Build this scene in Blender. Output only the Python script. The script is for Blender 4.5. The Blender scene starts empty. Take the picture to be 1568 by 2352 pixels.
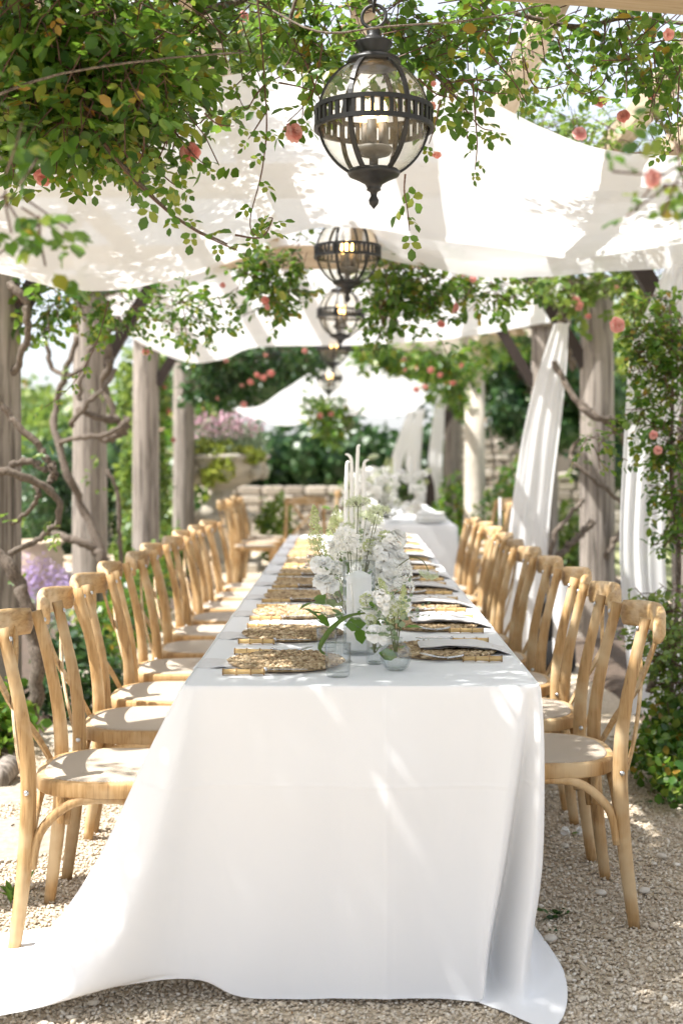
import bpy, math, random
import numpy as np
from mathutils import Vector, Matrix, Euler, noise as mnoise

random.seed(7); rng = np.random.default_rng(7)
S = bpy.context.scene
COL = S.collection
PI = math.pi
R = math.radians

# ------------------------------------------------------------------ camera, sky, sun, exposure
CAM_H = 1.33
F = 2900.0            # focal length in reference pixels (picture 1568 x 2352)
VX, VY = 800.0, 1040.0
cam_d = bpy.data.cameras.new('camera')
cam = bpy.data.objects.new('camera', cam_d); COL.objects.link(cam)
cam.location = (0, 0, CAM_H); cam.rotation_euler = (PI/2, 0, 0)
cam_d.sensor_fit = 'VERTICAL'; cam_d.sensor_height = 36.0; cam_d.sensor_width = 24.0
cam_d.lens = 36.0*F/2352.0
cam_d.shift_x = -(VX-784)/2352.0
cam_d.shift_y = -(1176-VY)/2352.0
cam_d.clip_start = 0.05; cam_d.clip_end = 2000
cam_d.dof.use_dof = True; cam_d.dof.focus_distance = 3.55; cam_d.dof.aperture_fstop = 2.5
S.camera = cam

SUN_DIR = Vector((0.50, 0.17, -0.85)).normalized()      # the way the light travels
world = bpy.data.worlds.new('World'); S.world = world; world.use_nodes = True
wn = world.node_tree.nodes; wl = world.node_tree.links
bg = wn['Background']; sky = wn.new('ShaderNodeTexSky'); sky.sky_type = 'NISHITA'
sky.sun_disc = False
sky.sun_elevation = math.asin(-SUN_DIR.z)
sky.sun_rotation = math.atan2(-SUN_DIR.x, -SUN_DIR.y) % (2*PI)
sky.air_density = 0.8; sky.dust_density = 3.0; sky.ozone_density = 1.0
veil = wn.new('ShaderNodeMix'); veil.data_type = 'RGBA'          # thin bright cloud veil over the whole sky
veil.inputs[0].default_value = .62; veil.inputs[7].default_value = (3.40, 3.42, 3.45, 1)
wl.new(sky.outputs['Color'], veil.inputs[6]); wl.new(veil.outputs[2], bg.inputs['Color']); bg.inputs['Strength'].default_value = 0.15
sun_d = bpy.data.lights.new('sun', 'SUN'); sun_d.energy = 4.4; sun_d.angle = R(0.53); sun_d.color = (1.0, 0.975, 0.94)
sun = bpy.data.objects.new('sun', sun_d); COL.objects.link(sun)
sun.rotation_euler = SUN_DIR.to_track_quat('-Z', 'Y').to_euler(); sun.location = (-4, -2, 8)
vs = S.view_settings
vs.view_transform = 'Standard'; vs.look = 'None'; vs.exposure = 1.30; vs.gamma = 1.0; vs.use_curve_mapping = False
S.render.engine = 'CYCLES'
S.cycles.use_denoising = True
S.cycles.use_adaptive_sampling = True; S.cycles.adaptive_threshold = .03
S.cycles.max_bounces = 7; S.cycles.transparent_max_bounces = 20; S.cycles.transmission_bounces = 4
S.cycles.diffuse_bounces = 6; S.cycles.glossy_bounces = 2
S.cycles.sample_clamp_indirect = 6.0
S.cycles.caustics_reflective = False; S.cycles.caustics_refractive = False

def at(x, y, Y):
    """a point of the place from where it shows in the reference and how far off it stands"""
    return Vector(((x-VX)/F*Y, Y, CAM_H+(VY-y)/F*Y))

# ------------------------------------------------------------------ mesh helpers
class MB:
    def __init__(s): s.v = []; s.f = []
    def add(s, V, Fc):
        b = len(s.v); s.v.extend([tuple(p) for p in V]); s.f.extend([tuple(i+b for i in f) for f in Fc]); return s
    def box(s, c, d, rot=None, bev=0.0):
        hx, hy, hz = d[0]/2, d[1]/2, d[2]/2
        if bev <= 0:
            V = [Vector((a*hx, b*hy, e*hz)) for a in (-1, 1) for b in (-1, 1) for e in (-1, 1)]
            Fc = [(0,1,3,2),(4,6,7,5),(0,4,5,1),(2,3,7,6),(0,2,6,4),(1,5,7,3)]
        else:
            t = bev; V = []; Fc = []
            for (z, k) in ((-hz, t), (-hz+t, 0), (hz-t, 0), (hz, t)):
                x, y = hx-k, hy-k; q = t if k == 0 else t*0.6
                ring = [(-x+q,-y),(x-q,-y),(x,-y+q),(x,y-q),(x-q,y),(-x+q,y),(-x,y-q),(-x,-y+q)]
                V += [Vector((a, b, z)) for a, b in ring]
            for l in range(3):
                for i in range(8):
                    j = (i+1) % 8; Fc.append((l*8+i, l*8+j, l*8+8+j, l*8+8+i))
            Fc.append(tuple(range(7, -1, -1))); Fc.append(tuple(range(24, 32)))
        if rot is not None: V = [rot @ p for p in V]
        c = Vector(c)
        return s.add([p+c for p in V], Fc)
    def tube(s, pts, rad, n=8, caps=True, flat=None):
        pts = [Vector(p) for p in pts]; m = len(pts)
        if not hasattr(rad, '__len__'): rad = [rad]*m
        V = []; Fc = []; prev = None
        for i, p in enumerate(pts):
            d = (pts[min(i+1, m-1)]-pts[max(i-1, 0)])
            d = d.normalized() if d.length > 1e-9 else Vector((0, 0, 1))
            if prev is None:
                a = d.cross(Vector((0, 0, 1)) if abs(d.z) < .9 else Vector((0, 1, 0))).normalized()
            else:
                a = prev-d*prev.dot(d); a = a.normalized() if a.length > 1e-6 else d.orthogonal().normalized()
            prev = a; b = d.cross(a)
            for k in range(n):
                t = 2*PI*k/n
                V.append(p+(a*math.cos(t)+b*math.sin(t))*rad[i])
        for i in range(m-1):
            for k in range(n):
                j = (k+1) % n; Fc.append((i*n+k, i*n+j, i*n+n+j, i*n+n+k))
        if caps:
            Fc.append(tuple(range(n-1, -1, -1))); Fc.append(tuple(range((m-1)*n, m*n)))
        return s.add(V, Fc)
    def ribbon(s, pts, widths, nrm, thick):
        """flat strip following pts, its broad face along nrm"""
        pts = [Vector(p) for p in pts]; m = len(pts); V = []; Fc = []
        for i, p in enumerate(pts):
            d = (pts[min(i+1, m-1)]-pts[max(i-1, 0)]).normalized()
            n = nrm[i] if isinstance(nrm, list) else nrm
            n = (n-d*n.dot(d)).normalized(); w = d.cross(n)
            W = widths[i] if hasattr(widths, '__len__') else widths
            for a, b in ((-1,-1),(1,-1),(1,1),(-1,1)): V.append(p+w*(a*W/2)+n*(b*thick/2))
        for i in range(m-1):
            for k in range(4):
                j = (k+1) % 4; Fc.append((i*4+k, i*4+j, i*4+4+j, i*4+4+k))
        Fc.append((3,2,1,0)); Fc.append(tuple(range((m-1)*4, m*4)))
        return s.add(V, Fc)
    def lathe(s, prof, n=20, c=(0,0,0), wob=None):
        V = []; Fc = []; m = len(prof); c = Vector(c)
        for i, (r, z) in enumerate(prof):
            for k in range(n):
                t = 2*PI*k/n; rr = r*(wob(t, z) if wob else 1)
                V.append(c+Vector((rr*math.cos(t), rr*math.sin(t), z)))
        for i in range(m-1):
            for k in range(n):
                j = (k+1) % n; Fc.append((i*n+k, i*n+j, i*n+n+j, i*n+n+k))
        if prof[0][0] > 1e-5: Fc.append(tuple(range(n-1, -1, -1)))
        if prof[-1][0] > 1e-5: Fc.append(tuple(range((m-1)*n, m*n)))
        return s.add(V, Fc)
    def grid(s, rows):
        m = len(rows); n = len(rows[0]); V = [p for r in rows for p in r]
        Fc = [(i*n+j, i*n+j+1, i*n+n+j+1, i*n+n+j) for i in range(m-1) for j in range(n-1)]
        return s.add(V, Fc)
    def mesh(s, name, mat, smooth=True):
        me = bpy.data.meshes.new(name); me.from_pydata(s.v, [], s.f); me.update()
        if mat: me.materials.append(mat)
        if smooth: me.polygons.foreach_set('use_smooth', [True]*len(me.polygons))
        return me
    def build(s, name, mat, parent=None, smooth=True, loc=(0,0,0)):
        return link(name, s.mesh(name, mat, smooth), parent, loc)

def link(name, me, parent=None, loc=(0,0,0), rot=(0,0,0)):
    o = bpy.data.objects.new(name, me); COL.objects.link(o)
    o.location = loc; o.rotation_euler = rot
    if parent is not None: o.parent = parent
    return o
def np_mesh(name, V, Q, mat, smooth=False):
    """V (n,3), Q (m,k) faces of one size, fast"""
    me = bpy.data.meshes.new(name); k = Q.shape[1]
    me.vertices.add(len(V)); me.vertices.foreach_set('co', np.ascontiguousarray(V, np.float32).ravel())
    me.loops.add(Q.size); me.loops.foreach_set('vertex_index', np.ascontiguousarray(Q, np.int32).ravel())
    me.polygons.add(len(Q)); me.polygons.foreach_set('loop_start', np.arange(0, Q.size, k, dtype=np.int32))
    try: me.polygons.foreach_set('loop_total', np.full(len(Q), k, np.int32))
    except Exception: pass
    if smooth: me.polygons.foreach_set('use_smooth', np.ones(len(Q), bool))
    me.update(calc_edges=True); me.validate()
    if mat: me.materials.append(mat)
    return me
def tag(o, label, cat, group=None, kind=None):
    o['label'] = label
    if cat: o['category'] = cat
    if group: o['group'] = group
    if kind: o['kind'] = kind
    return o
def thing(name, label, cat, loc=(0,0,0), rotz=0, group=None):
    o = bpy.data.objects.new(name, None); COL.objects.link(o); o.empty_display_size = .1
    o.location = loc; o.rotation_euler = (0, 0, rotz)
    return tag(o, label, cat, group)
def copy_tree(o, parent=None):
    c = o.copy(); COL.objects.link(c); c.parent = parent
    for ch in o.children: copy_tree(ch, c)
    return c
def catmull(P, n):
    """n points evenly in parameter along a smooth curve through P (vectors)"""
    P = [Vector(p) for p in P]; m = len(P); out = []
    for i in range(n):
        t = i/(n-1)*(m-1); k = min(int(t), m-2); u = t-k
        p0 = P[max(k-1, 0)]; p1 = P[k]; p2 = P[k+1]; p3 = P[min(k+2, m-1)]
        out.append(0.5*((2*p1)+(p2-p0)*u+(2*p0-5*p1+4*p2-p3)*u*u+(3*p1-p0-3*p2+p3)*u*u*u))
    return out
def nz(x, y=0, z=0): return mnoise.noise(Vector((x, y, z)))

# ------------------------------------------------------------------ materials
def mat_base(name):
    m = bpy.data.materials.new(name); m.use_nodes = True
    nt = m.node_tree; return m, nt.nodes, nt.links, nt.nodes['Principled BSDF']
def ramp(nn, cols):
    r = nn.new('ShaderNodeValToRGB'); e = r.color_ramp.elements
    while len(e) < len(cols): e.new(0.5)
    for i, (p, c) in enumerate(cols): e[i].position = p; e[i].color = (*c, 1)
    return r
def coords(nn, ll, scale=(1,1,1), which='Object', rot=(0,0,0)):
    tc = nn.new('ShaderNodeTexCoord'); mp = nn.new('ShaderNodeMapping')
    mp.inputs['Scale'].default_value = scale; mp.inputs['Rotation'].default_value = rot
    ll.new(tc.outputs[which], mp.inputs['Vector']); return mp.outputs['Vector']
def noise_node(nn, ll, vec, scale, detail=4, rough=.6, dist=0):
    n = nn.new('ShaderNodeTexNoise'); n.inputs['Scale'].default_value = scale; n.inputs['Detail'].default_value = detail
    n.inputs['Roughness'].default_value = rough; n.inputs['Distortion'].default_value = dist
    if vec is not None: ll.new(vec, n.inputs['Vector'])
    return n.outputs['Fac']
def add_bump(nn, ll, b, h, strength=.3, dist=.01):
    bp = nn.new('ShaderNodeBump'); bp.inputs['Strength'].default_value = strength; bp.inputs['Distance'].default_value = dist
    ll.new(h, bp.inputs['Height']); ll.new(bp.outputs['Normal'], b.inputs['Normal']); return bp
def mixc(nn, ll, a, b, fac, mode='MIX'):
    m = nn.new('ShaderNodeMix'); m.data_type = 'RGBA'; m.blend_type = mode
    for s_, v in ((m.inputs[6], a), (m.inputs[7], b), (m.inputs[0], fac)):
        if hasattr(v, 'links') or hasattr(v, 'is_output'): ll.new(v, s_)
        elif isinstance(v, (int, float)): s_.default_value = v
        else: s_.default_value = (*v, 1)
    return m.outputs[2]
def plain(name, col, rough=.6, metal=0, bump=0, bscale=60, var=.12, spec=None):
    m, nn, ll, b = mat_base(name); v = coords(nn, ll)
    f = noise_node(nn, ll, v, bscale*.35)
    r = ramp(nn, [(.25, tuple(c*(1-var) for c in col)), (.75, tuple(min(1, c*(1+var)) for c in col))])
    ll.new(f, r.inputs['Fac']); ll.new(r.outputs['Color'], b.inputs['Base Color'])
    b.inputs['Roughness'].default_value = rough; b.inputs['Metallic'].default_value = metal
    if spec is not None: b.inputs['Specular IOR Level'].default_value = spec
    if bump: add_bump(nn, ll, b, noise_node(nn, ll, v, bscale), bump, .005)
    return m
def wood(name, cols, stretch, scale=10, rough=.6, bump=.2, rand=0.0, pale=None, axis=2):
    m, nn, ll, b = mat_base(name)
    sc = [scale]*3; sc[axis] = scale*stretch
    v = coords(nn, ll, tuple(sc))
    if rand:
        oi = nn.new('ShaderNodeObjectInfo'); ad = nn.new('ShaderNodeVectorMath'); ad.operation = 'ADD'
        mu = nn.new('ShaderNodeMath'); mu.operation = 'MULTIPLY'; mu.inputs[1].default_value = 37
        ll.new(oi.outputs['Random'], mu.inputs[0]); ll.new(v, ad.inputs[0]); ll.new(mu.outputs[0], ad.inputs[1]); v = ad.outputs[0]
    f = noise_node(nn, ll, v, 4, 6, .65, .6)
    r = ramp(nn, cols); ll.new(f, r.inputs['Fac']); c = r.outputs['Color']
    if pale is not None:
        v2 = coords(nn, ll, (1,1,1)); f2 = noise_node(nn, ll, v2, 7, 3, .5)
        r2 = ramp(nn, [(.47, (0,0,0)), (.68, (1,1,1))]); ll.new(f2, r2.inputs['Fac'])
        c = mixc(nn, ll, c, pale, r2.outputs['Color'])
    if rand:
        hs = nn.new('ShaderNodeHueSaturation'); mr = nn.new('ShaderNodeMapRange')
        mr.inputs['To Min'].default_value = 1-rand; mr.inputs['To Max'].default_value = 1+rand
        ll.new(oi.outputs['Random'], mr.inputs['Value']); ll.new(mr.outputs[0], hs.inputs['Value']); ll.new(c, hs.inputs['Color']); c = hs.outputs['Color']
    ll.new(c, b.inputs['Base Color']); b.inputs['Roughness'].default_value = rough
    add_bump(nn, ll, b, f, bump, .004)
    return m
def leafmat(name, cols, trans=.38, rough=.42, tcol=(.30, .46, .06)):
    m, nn, ll, b = mat_base(name)
    g = nn.new('ShaderNodeNewGeometry'); r = ramp(nn, cols); ll.new(g.outputs['Random Per Island'], r.inputs['Fac'])
    ll.new(r.outputs['Color'], b.inputs['Base Color']); b.inputs['Roughness'].default_value = rough
    t = nn.new('ShaderNodeBsdfTranslucent')
    ll.new(mixc(nn, ll, r.outputs['Color'], tcol, .55), t.inputs['Color'])
    mx = nn.new('ShaderNodeMixShader'); mx.inputs[0].default_value = trans
    ll.new(b.outputs[0], mx.inputs[1]); ll.new(t.outputs[0], mx.inputs[2]); ll.new(mx.outputs[0], nn['Material Output'].inputs['Surface'])
    return m
def thinglass(name, tint=(.97, .98, .97), edge=(.72, .75, .75), ior=1.5, dirt=0.0, rough=.02):
    m, nn, ll, b = mat_base(name); nn.remove(b)
    lw = nn.new('ShaderNodeLayerWeight'); lw.inputs['Blend'].default_value = .22
    tr = nn.new('ShaderNodeBsdfTransparent'); ll.new(mixc(nn, ll, tint, edge, lw.outputs['Facing']), tr.inputs['Color'])
    gl = nn.new('ShaderNodeBsdfGlossy'); gl.inputs['Roughness'].default_value = rough
    pw = nn.new('ShaderNodeMath'); pw.operation = 'POWER'; pw.inputs[1].default_value = 4.5; lw2 = nn.new('ShaderNodeLayerWeight'); lw2.inputs['Blend'].default_value = .5
    ll.new(lw2.outputs['Facing'], pw.inputs[0]); fr = nn.new('ShaderNodeMapRange'); fr.inputs['To Min'].default_value = ((ior-1)/(ior+1))**2; fr.inputs['To Max'].default_value = .7; ll.new(pw.outputs[0], fr.inputs['Value'])
    mx = nn.new('ShaderNodeMixShader'); ll.new(fr.outputs[0], mx.inputs[0]); ll.new(tr.outputs[0], mx.inputs[1]); ll.new(gl.outputs[0], mx.inputs[2])
    out = mx.outputs[0]
    if dirt:
        df = nn.new('ShaderNodeBsdfDiffuse'); df.inputs['Color'].default_value = (.55, .52, .46, 1)
        tl = nn.new('ShaderNodeBsdfTranslucent'); tl.inputs['Color'].default_value = (.6, .57, .5, 1)
        dd = nn.new('ShaderNodeMixShader'); dd.inputs[0].default_value = .5; ll.new(df.outputs[0], dd.inputs[1]); ll.new(tl.outputs[0], dd.inputs[2])
        v = coords(nn, ll); f = noise_node(nn, ll, v, 26, 7, .75)
        rr = ramp(nn, [(.45, (.02,)*3), (.75, (dirt,)*3)]); ll.new(f, rr.inputs['Fac'])
        m2 = nn.new('ShaderNodeMixShader'); ll.new(rr.outputs['Color'], m2.inputs[0]); ll.new(out, m2.inputs[1]); ll.new(dd.outputs[0], m2.inputs[2]); out = m2.outputs[0]
    ll.new(out, nn['Material Output'].inputs['Surface']); return m
def clothmat(name, col, trans=.3, sheer=0.0, weave=900, wrinkle=.15, wscale=(6,6,6), crease=False):
    m, nn, ll, b = mat_base(name)
    b.inputs['Base Color'].default_value = (*col, 1); b.inputs['Roughness'].default_value = .85
    b.inputs['Specular IOR Level'].default_value = .15
    v = coords(nn, ll, wscale); f = noise_node(nn, ll, v, 1.0, 5, .55, .4)
    h = f
    if crease:
        tc = nn.new('ShaderNodeTexCoord'); sp = nn.new('ShaderNodeSeparateXYZ'); ll.new(tc.outputs['Object'], sp.inputs[0])
        def line(sock, c, w):
            a = nn.new('ShaderNodeMath'); a.operation = 'SUBTRACT'; ll.new(sock, a.inputs[0]); a.inputs[1].default_value = c
            q = nn.new('ShaderNodeMath'); q.operation = 'ABSOLUTE'; ll.new(a.outputs[0], q.inputs[0])
            mr = nn.new('ShaderNodeMapRange'); mr.inputs['From Max'].default_value = w; mr.inputs['To Min'].default_value = 1.0; mr.inputs['To Max'].default_value = 0.0
            ll.new(q.outputs[0], mr.inputs['Value']); return mr.outputs[0]
        for s_ in (line(sp.outputs['X'], .093, .012), line(sp.outputs['Z'], .525, .008)):
            ad = nn.new('ShaderNodeMath'); ad.operation = 'MULTIPLY_ADD'; ad.inputs[1].default_value = .35
            ll.new(s_, ad.inputs[0]); ll.new(h, ad.inputs[2]); h = ad.outputs[0]
    bp = add_bump(nn, ll, b, h, wrinkle, .03)
    t = nn.new('ShaderNodeBsdfTranslucent'); t.inputs['Color'].default_value = (*[c*.95 for c in col], 1)
    ll.new(bp.outputs[0], t.inputs['Normal'])
    mx = nn.new('ShaderNodeMixShader'); mx.inputs[0].default_value = trans
    ll.new(b.outputs[0], mx.inputs[1]); ll.new(t.outputs[0], mx.inputs[2]); out = mx.outputs[0]
    if sheer:
        tp = nn.new('ShaderNodeBsdfTransparent'); m2 = nn.new('ShaderNodeMixShader'); m2.inputs[0].default_value = sheer
        ll.new(out, m2.inputs[1]); ll.new(tp.outputs[0], m2.inputs[2]); out = m2.outputs[0]
    ll.new(out, nn['Material Output'].inputs['Surface']); return m
def islandmat(name, cols, rough=.8, bump=0, bscale=200):
    m, nn, ll, b = mat_base(name); g = nn.new('ShaderNodeNewGeometry'); r = ramp(nn, cols)
    ll.new(g.outputs['Random Per Island'], r.inputs['Fac']); ll.new(r.outputs['Color'], b.inputs['Base Color'])
    b.inputs['Roughness'].default_value = rough; b.inputs['Specular IOR Level'].default_value = .25
    if bump: add_bump(nn, ll, b, noise_node(nn, ll, coords(nn, ll), bscale), bump, .004)
    return m
def objmat(name, cols, rough=.85, bump=.4, bscale=30):
    """colour picked per object: stones of a wall"""
    m, nn, ll, b = mat_base(name); g = nn.new('ShaderNodeObjectInfo'); r = ramp(nn, cols)
    ll.new(g.outputs['Random'], r.inputs['Fac']); v = coords(nn, ll); f = noise_node(nn, ll, v, bscale*.4)
    r2 = ramp(nn, [(.3, (.72,)*3), (.7, (1.1,)*3)]); ll.new(f, r2.inputs['Fac'])
    ll.new(mixc(nn, ll, r.outputs['Color'], r2.outputs['Color'], 1.0, 'MULTIPLY'), b.inputs['Base Color'])
    b.inputs['Roughness'].default_value = rough; add_bump(nn, ll, b, noise_node(nn, ll, v, bscale), bump, .02); return m

M = {}
M['chair'] = wood('chair_wood', [(.28, (.20, .105, .037)), (.45, (.38, .225, .088)), (.62, (.46, .29, .127)), (.8, (.56, .38, .185))], .07, 22, .7, .25, .16, pale=(.54, .395, .225))
M['crest'] = wood('crest_wood', [(.28, (.25, .14, .05)), (.5, (.42, .265, .115)), (.8, (.54, .385, .205))], .12, 22, .55, .2, .12, pale=(.62, .50, .34), axis=0)
M['column'] = wood('weathered_timber', [(.3, (.045, .038, .032)), (.42, (.16, .137, .115)), (.52, (.275, .24, .205)), (.66, (.355, .315, .275)), (.85, (.44, .405, .365))], .06, 7, .9, 1.0)
M['beam'] = wood('beam_timber', [(.2, (.30, .22, .15)), (.5, (.46, .36, .25)), (.8, (.55, .46, .35))], .08, 8, .8, .4, axis=1)
M['beamx'] = wood('cross_timber', [(.2, (.30, .22, .15)), (.5, (.46, .36, .25)), (.8, (.55, .46, .35))], .08, 8, .8, .4, axis=0)
M['brace'] = plain('dark_brace_timber', (.030, .018, .013), .6, 0, .2, 40)
M['bark'] = wood('vine_bark', [(.3, (.035, .025, .018)), (.48, (.115, .088, .066)), (.62, (.20, .165, .13)), (.8, (.33, .285, .235))], .35, 40, .9, 1.0)
M['stem'] = plain('green_stem', (.11, .12, .035), .5)
M['twig'] = plain('red_brown_twig', (.10, .05, .03), .6)
M['bolt'] = plain('steel_bolt', (.55, .55, .55), .3, 1)
def seatmat():
    m, nn, ll, b = mat_base('woven_seat'); v = coords(nn, ll, (1,1,1), rot=(0,0,.78))
    w1 = nn.new('ShaderNodeTexWave'); w1.inputs['Scale'].default_value = 52; w1.inputs['Distortion'].default_value = .8; w1.bands_direction = 'X'; ll.new(v, w1.inputs['Vector'])
    w2 = nn.new('ShaderNodeTexWave'); w2.inputs['Scale'].default_value = 52; w2.inputs['Distortion'].default_value = .8; w2.bands_direction = 'Y'; ll.new(v, w2.inputs['Vector'])
    mu = nn.new('ShaderNodeMath'); mu.operation = 'MULTIPLY'; ll.new(w1.outputs['Fac'], mu.inputs[0]); ll.new(w2.outputs['Fac'], mu.inputs[1])
    r = ramp(nn, [(.0, (.32, .255, .19)), (.35, (.55, .475, .385)), (1, (.70, .63, .53))]); ll.new(mu.outputs[0], r.inputs['Fac'])
    ll.new(r.outputs['Color'], b.inputs['Base Color']); b.inputs['Roughness'].default_value = .85; add_bump(nn, ll, b, mu.outputs[0], .6, .004); return m
M['seat'] = seatmat()
M['cloth'] = clothmat('white_tablecloth', (.86, .863, .866), .12, 0, wrinkle=.10, wscale=(5,5,2), crease=True)
M['sheer'] = clothmat('sheer_white_fabric', (.87, .885, .905), .34, .10, wrinkle=.5, wscale=(1.2,5,5))
M['curtain'] = clothmat('white_curtain_fabric', (.90, .90, .90), .42, .06, wrinkle=.25, wscale=(7,7,.8))
M['napkin'] = clothmat('grey_linen', (.74, .72, .705), .1, 0, wrinkle=.2, wscale=(14,14,14))
M['iron'] = plain('black_lantern_metal', (.022, .022, .023), .42, .3, .1, 90)
M['globe'] = thinglass('lantern_glass', (.97, .965, .94), (.70, .69, .62), 1.5, .20)
M['glass'] = thinglass('clear_glass', (.99, .995, .995), (.80, .83, .84), 1.5)
M['vase'] = thinglass('ribbed_glass', (.99, .995, .995), (.76, .79, .80), 1.6)
M['water'] = thinglass('water_in_vase', (.975, .985, .985), (.90, .93, .93), 1.33)
M['tubecandle'] = plain('lantern_candle_tube', (.13, .12, .105), .6)
def emis(name, col, st):
    m, nn, ll, b = mat_base(name); b.inputs['Base Color'].default_value = (*col, 1)
    b.inputs['Emission Color'].default_value = (*col, 1); b.inputs['Emission Strength'].default_value = st; return m
M['bulb'] = emis('lit_bulb', (1.0, .58, .18), 9.0)
M['straw'] = islandmat('woven_straw', [(0, (.17, .105, .05)), (.3, (.36, .25, .14)), (.7, (.48, .355, .21)), (1, (.62, .49, .32))], .75)
M['bamboo'] = wood('bamboo_handle', [(.25, (.36, .18, .055)), (.5, (.60, .40, .16)), (.8, (.72, .53, .26))], .3, 30, .35, .05, .22, axis=0)
M['steel'] = plain('polished_steel', (.62, .62, .63), .16, 1)
M['wax'] = plain('white_wax', (.84, .83, .80), .45, 0, 0, 20, .03)
M['petal'] = leafmat('white_petal', [(0, (.95, .94, .88)), (.4, (.97, .965, .94)), (1, (.98, .975, .96))], .22, .6, (.98, .97, .93))
M['petalgreen'] = leafmat('pale_green_bloom', [(0, (.46, .52, .24)), (.5, (.62, .66, .36)), (1, (.74, .76, .50))], .3, .6, (.6, .7, .3))
M['lace'] = leafmat('lace_flower', [(0, (.46, .54, .30)), (.5, (.70, .74, .55)), (1, (.88, .89, .76))], .4, .6, (.75, .82, .5))
M['lav'] = leafmat('lavender_bloom', [(0, (.26, .18, .42)), (.5, (.40, .30, .56)), (1, (.60, .46, .66))], .25, .6, (.5, .35, .6))
M['pinkbloom'] = leafmat('pink_bloom', [(0, (.55, .28, .38)), (.5, (.66, .42, .50)), (1, (.76, .60, .64))], .25, .6, (.7, .4, .5))
M['rose'] = leafmat('pink_rose_petal', [(0, (.70, .22, .20)), (.5, (.80, .36, .32)), (1, (.87, .52, .46))], .35, .6, (.9, .45, .38))
M['rosepale'] = leafmat('pale_rose_petal', [(0, (.78, .32, .29)), (.5, (.84, .46, .42)), (1, (.88, .60, .55))], .35, .6, (.9, .5, .45))
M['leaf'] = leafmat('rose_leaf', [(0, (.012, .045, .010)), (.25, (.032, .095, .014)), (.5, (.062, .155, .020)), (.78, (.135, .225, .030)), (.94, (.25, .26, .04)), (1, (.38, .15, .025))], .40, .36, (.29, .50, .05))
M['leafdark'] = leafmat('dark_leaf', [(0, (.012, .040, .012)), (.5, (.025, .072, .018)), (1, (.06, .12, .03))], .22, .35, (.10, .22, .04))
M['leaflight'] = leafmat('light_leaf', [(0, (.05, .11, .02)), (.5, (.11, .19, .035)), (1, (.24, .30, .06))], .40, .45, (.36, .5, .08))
M['leafyellow'] = leafmat('yellow_green_leaf', [(0, (.16, .24, .04)), (.5, (.34, .40, .07)), (1, (.52, .54, .14))], .40, .45, (.5, .56, .1))
M['grey_leaf'] = leafmat('silver_leaf', [(0, (.13, .19, .11)), (.5, (.22, .29, .17)), (1, (.34, .40, .27))], .25, .5, (.3, .4, .2))
M['stone'] = objmat('wall_stone', [(0, (.30, .26, .21)), (.5, (.42, .37, .30)), (1, (.54, .49, .41))])
M['carved'] = plain('carved_limestone', (.46, .42, .35), .85, 0, .5, 24, .25)
M['palestone'] = plain('dressed_limestone', (.52, .47, .39), .85, 0, .3, 30, .15)
M['mortar'] = plain('mortar', (.22, .19, .15), .9, 0, .3, 40)
M['soil'] = plain('garden_soil', (.085, .06, .042), .95, 0, .7, 60, .4)
M['bag'] = plain('black_fabric_bag', (.012, .012, .013), .7, 0, .2, 60)
M['roof'] = plain('clay_roof', (.40, .24, .18), .85, 0, .3, 4, .2)
M['render'] = plain('pale_render_wall', (.58, .52, .45), .9, 0, .2, 4)
M['terracotta'] = plain('pale_pot', (.50, .40, .29), .85, 0, .2, 30)
M['debris'] = islandmat('leaf_litter', [(0, (.10, .05, .02)), (.5, (.25, .13, .05)), (1, (.05, .09, .03))], .8)

# ------------------------------------------------------------------ leaves
LEAF_V = np.array([(0,0,0), (.20,.30,.05), (.22,.68,.03), (0,1,-.10), (-.22,.68,.03), (-.20,.30,.05), (0,.30,-.03), (0,.68,-.05)])
LEAF_V[:, 0] *= 1.45
LEAF_T = np.array([(0,6,1),(1,6,7),(1,7,2),(2,7,3),(0,5,6),(5,4,7),(5,7,6),(4,3,7)])
DIA_V = np.array([(0,0,0), (.3,.45,.06), (0,1,-.05), (-.3,.45,.06)]); DIA_T = np.array([(0,1,2),(0,2,3)])
def frames(D, N):
    D = D/np.maximum(np.linalg.norm(D, axis=1, keepdims=True), 1e-9)
    N = N-D*(N*D).sum(1, keepdims=True); N = N/np.maximum(np.linalg.norm(N, axis=1, keepdims=True), 1e-9)
    return np.cross(D, N), D, N
def leaf_mesh(name, P, D, N, L, mat, small=False, wid=1.0):
    X, Y, Z = frames(np.asarray(D, float), np.asarray(N, float)); P = np.asarray(P, float); L = np.asarray(L, float)
    tv, tt = (DIA_V, DIA_T) if small else (LEAF_V, LEAF_T)
    k = len(tv)
    V = P[:, None, :]+L[:, None, None]*(wid*tv[None, :, 0, None]*X[:, None, :]+tv[None, :, 1, None]*Y[:, None, :]+tv[None, :, 2, None]*Z[:, None, :])
    Q = (np.arange(len(P))*k)[:, None, None]+tt[None]
    return np_mesh(name, V.reshape(-1, 3), Q.reshape(-1, 3), mat, not small)
def rand_unit(n):
    v = rng.normal(size=(n, 3)); return v/np.linalg.norm(v, axis=1, keepdims=True)
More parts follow.
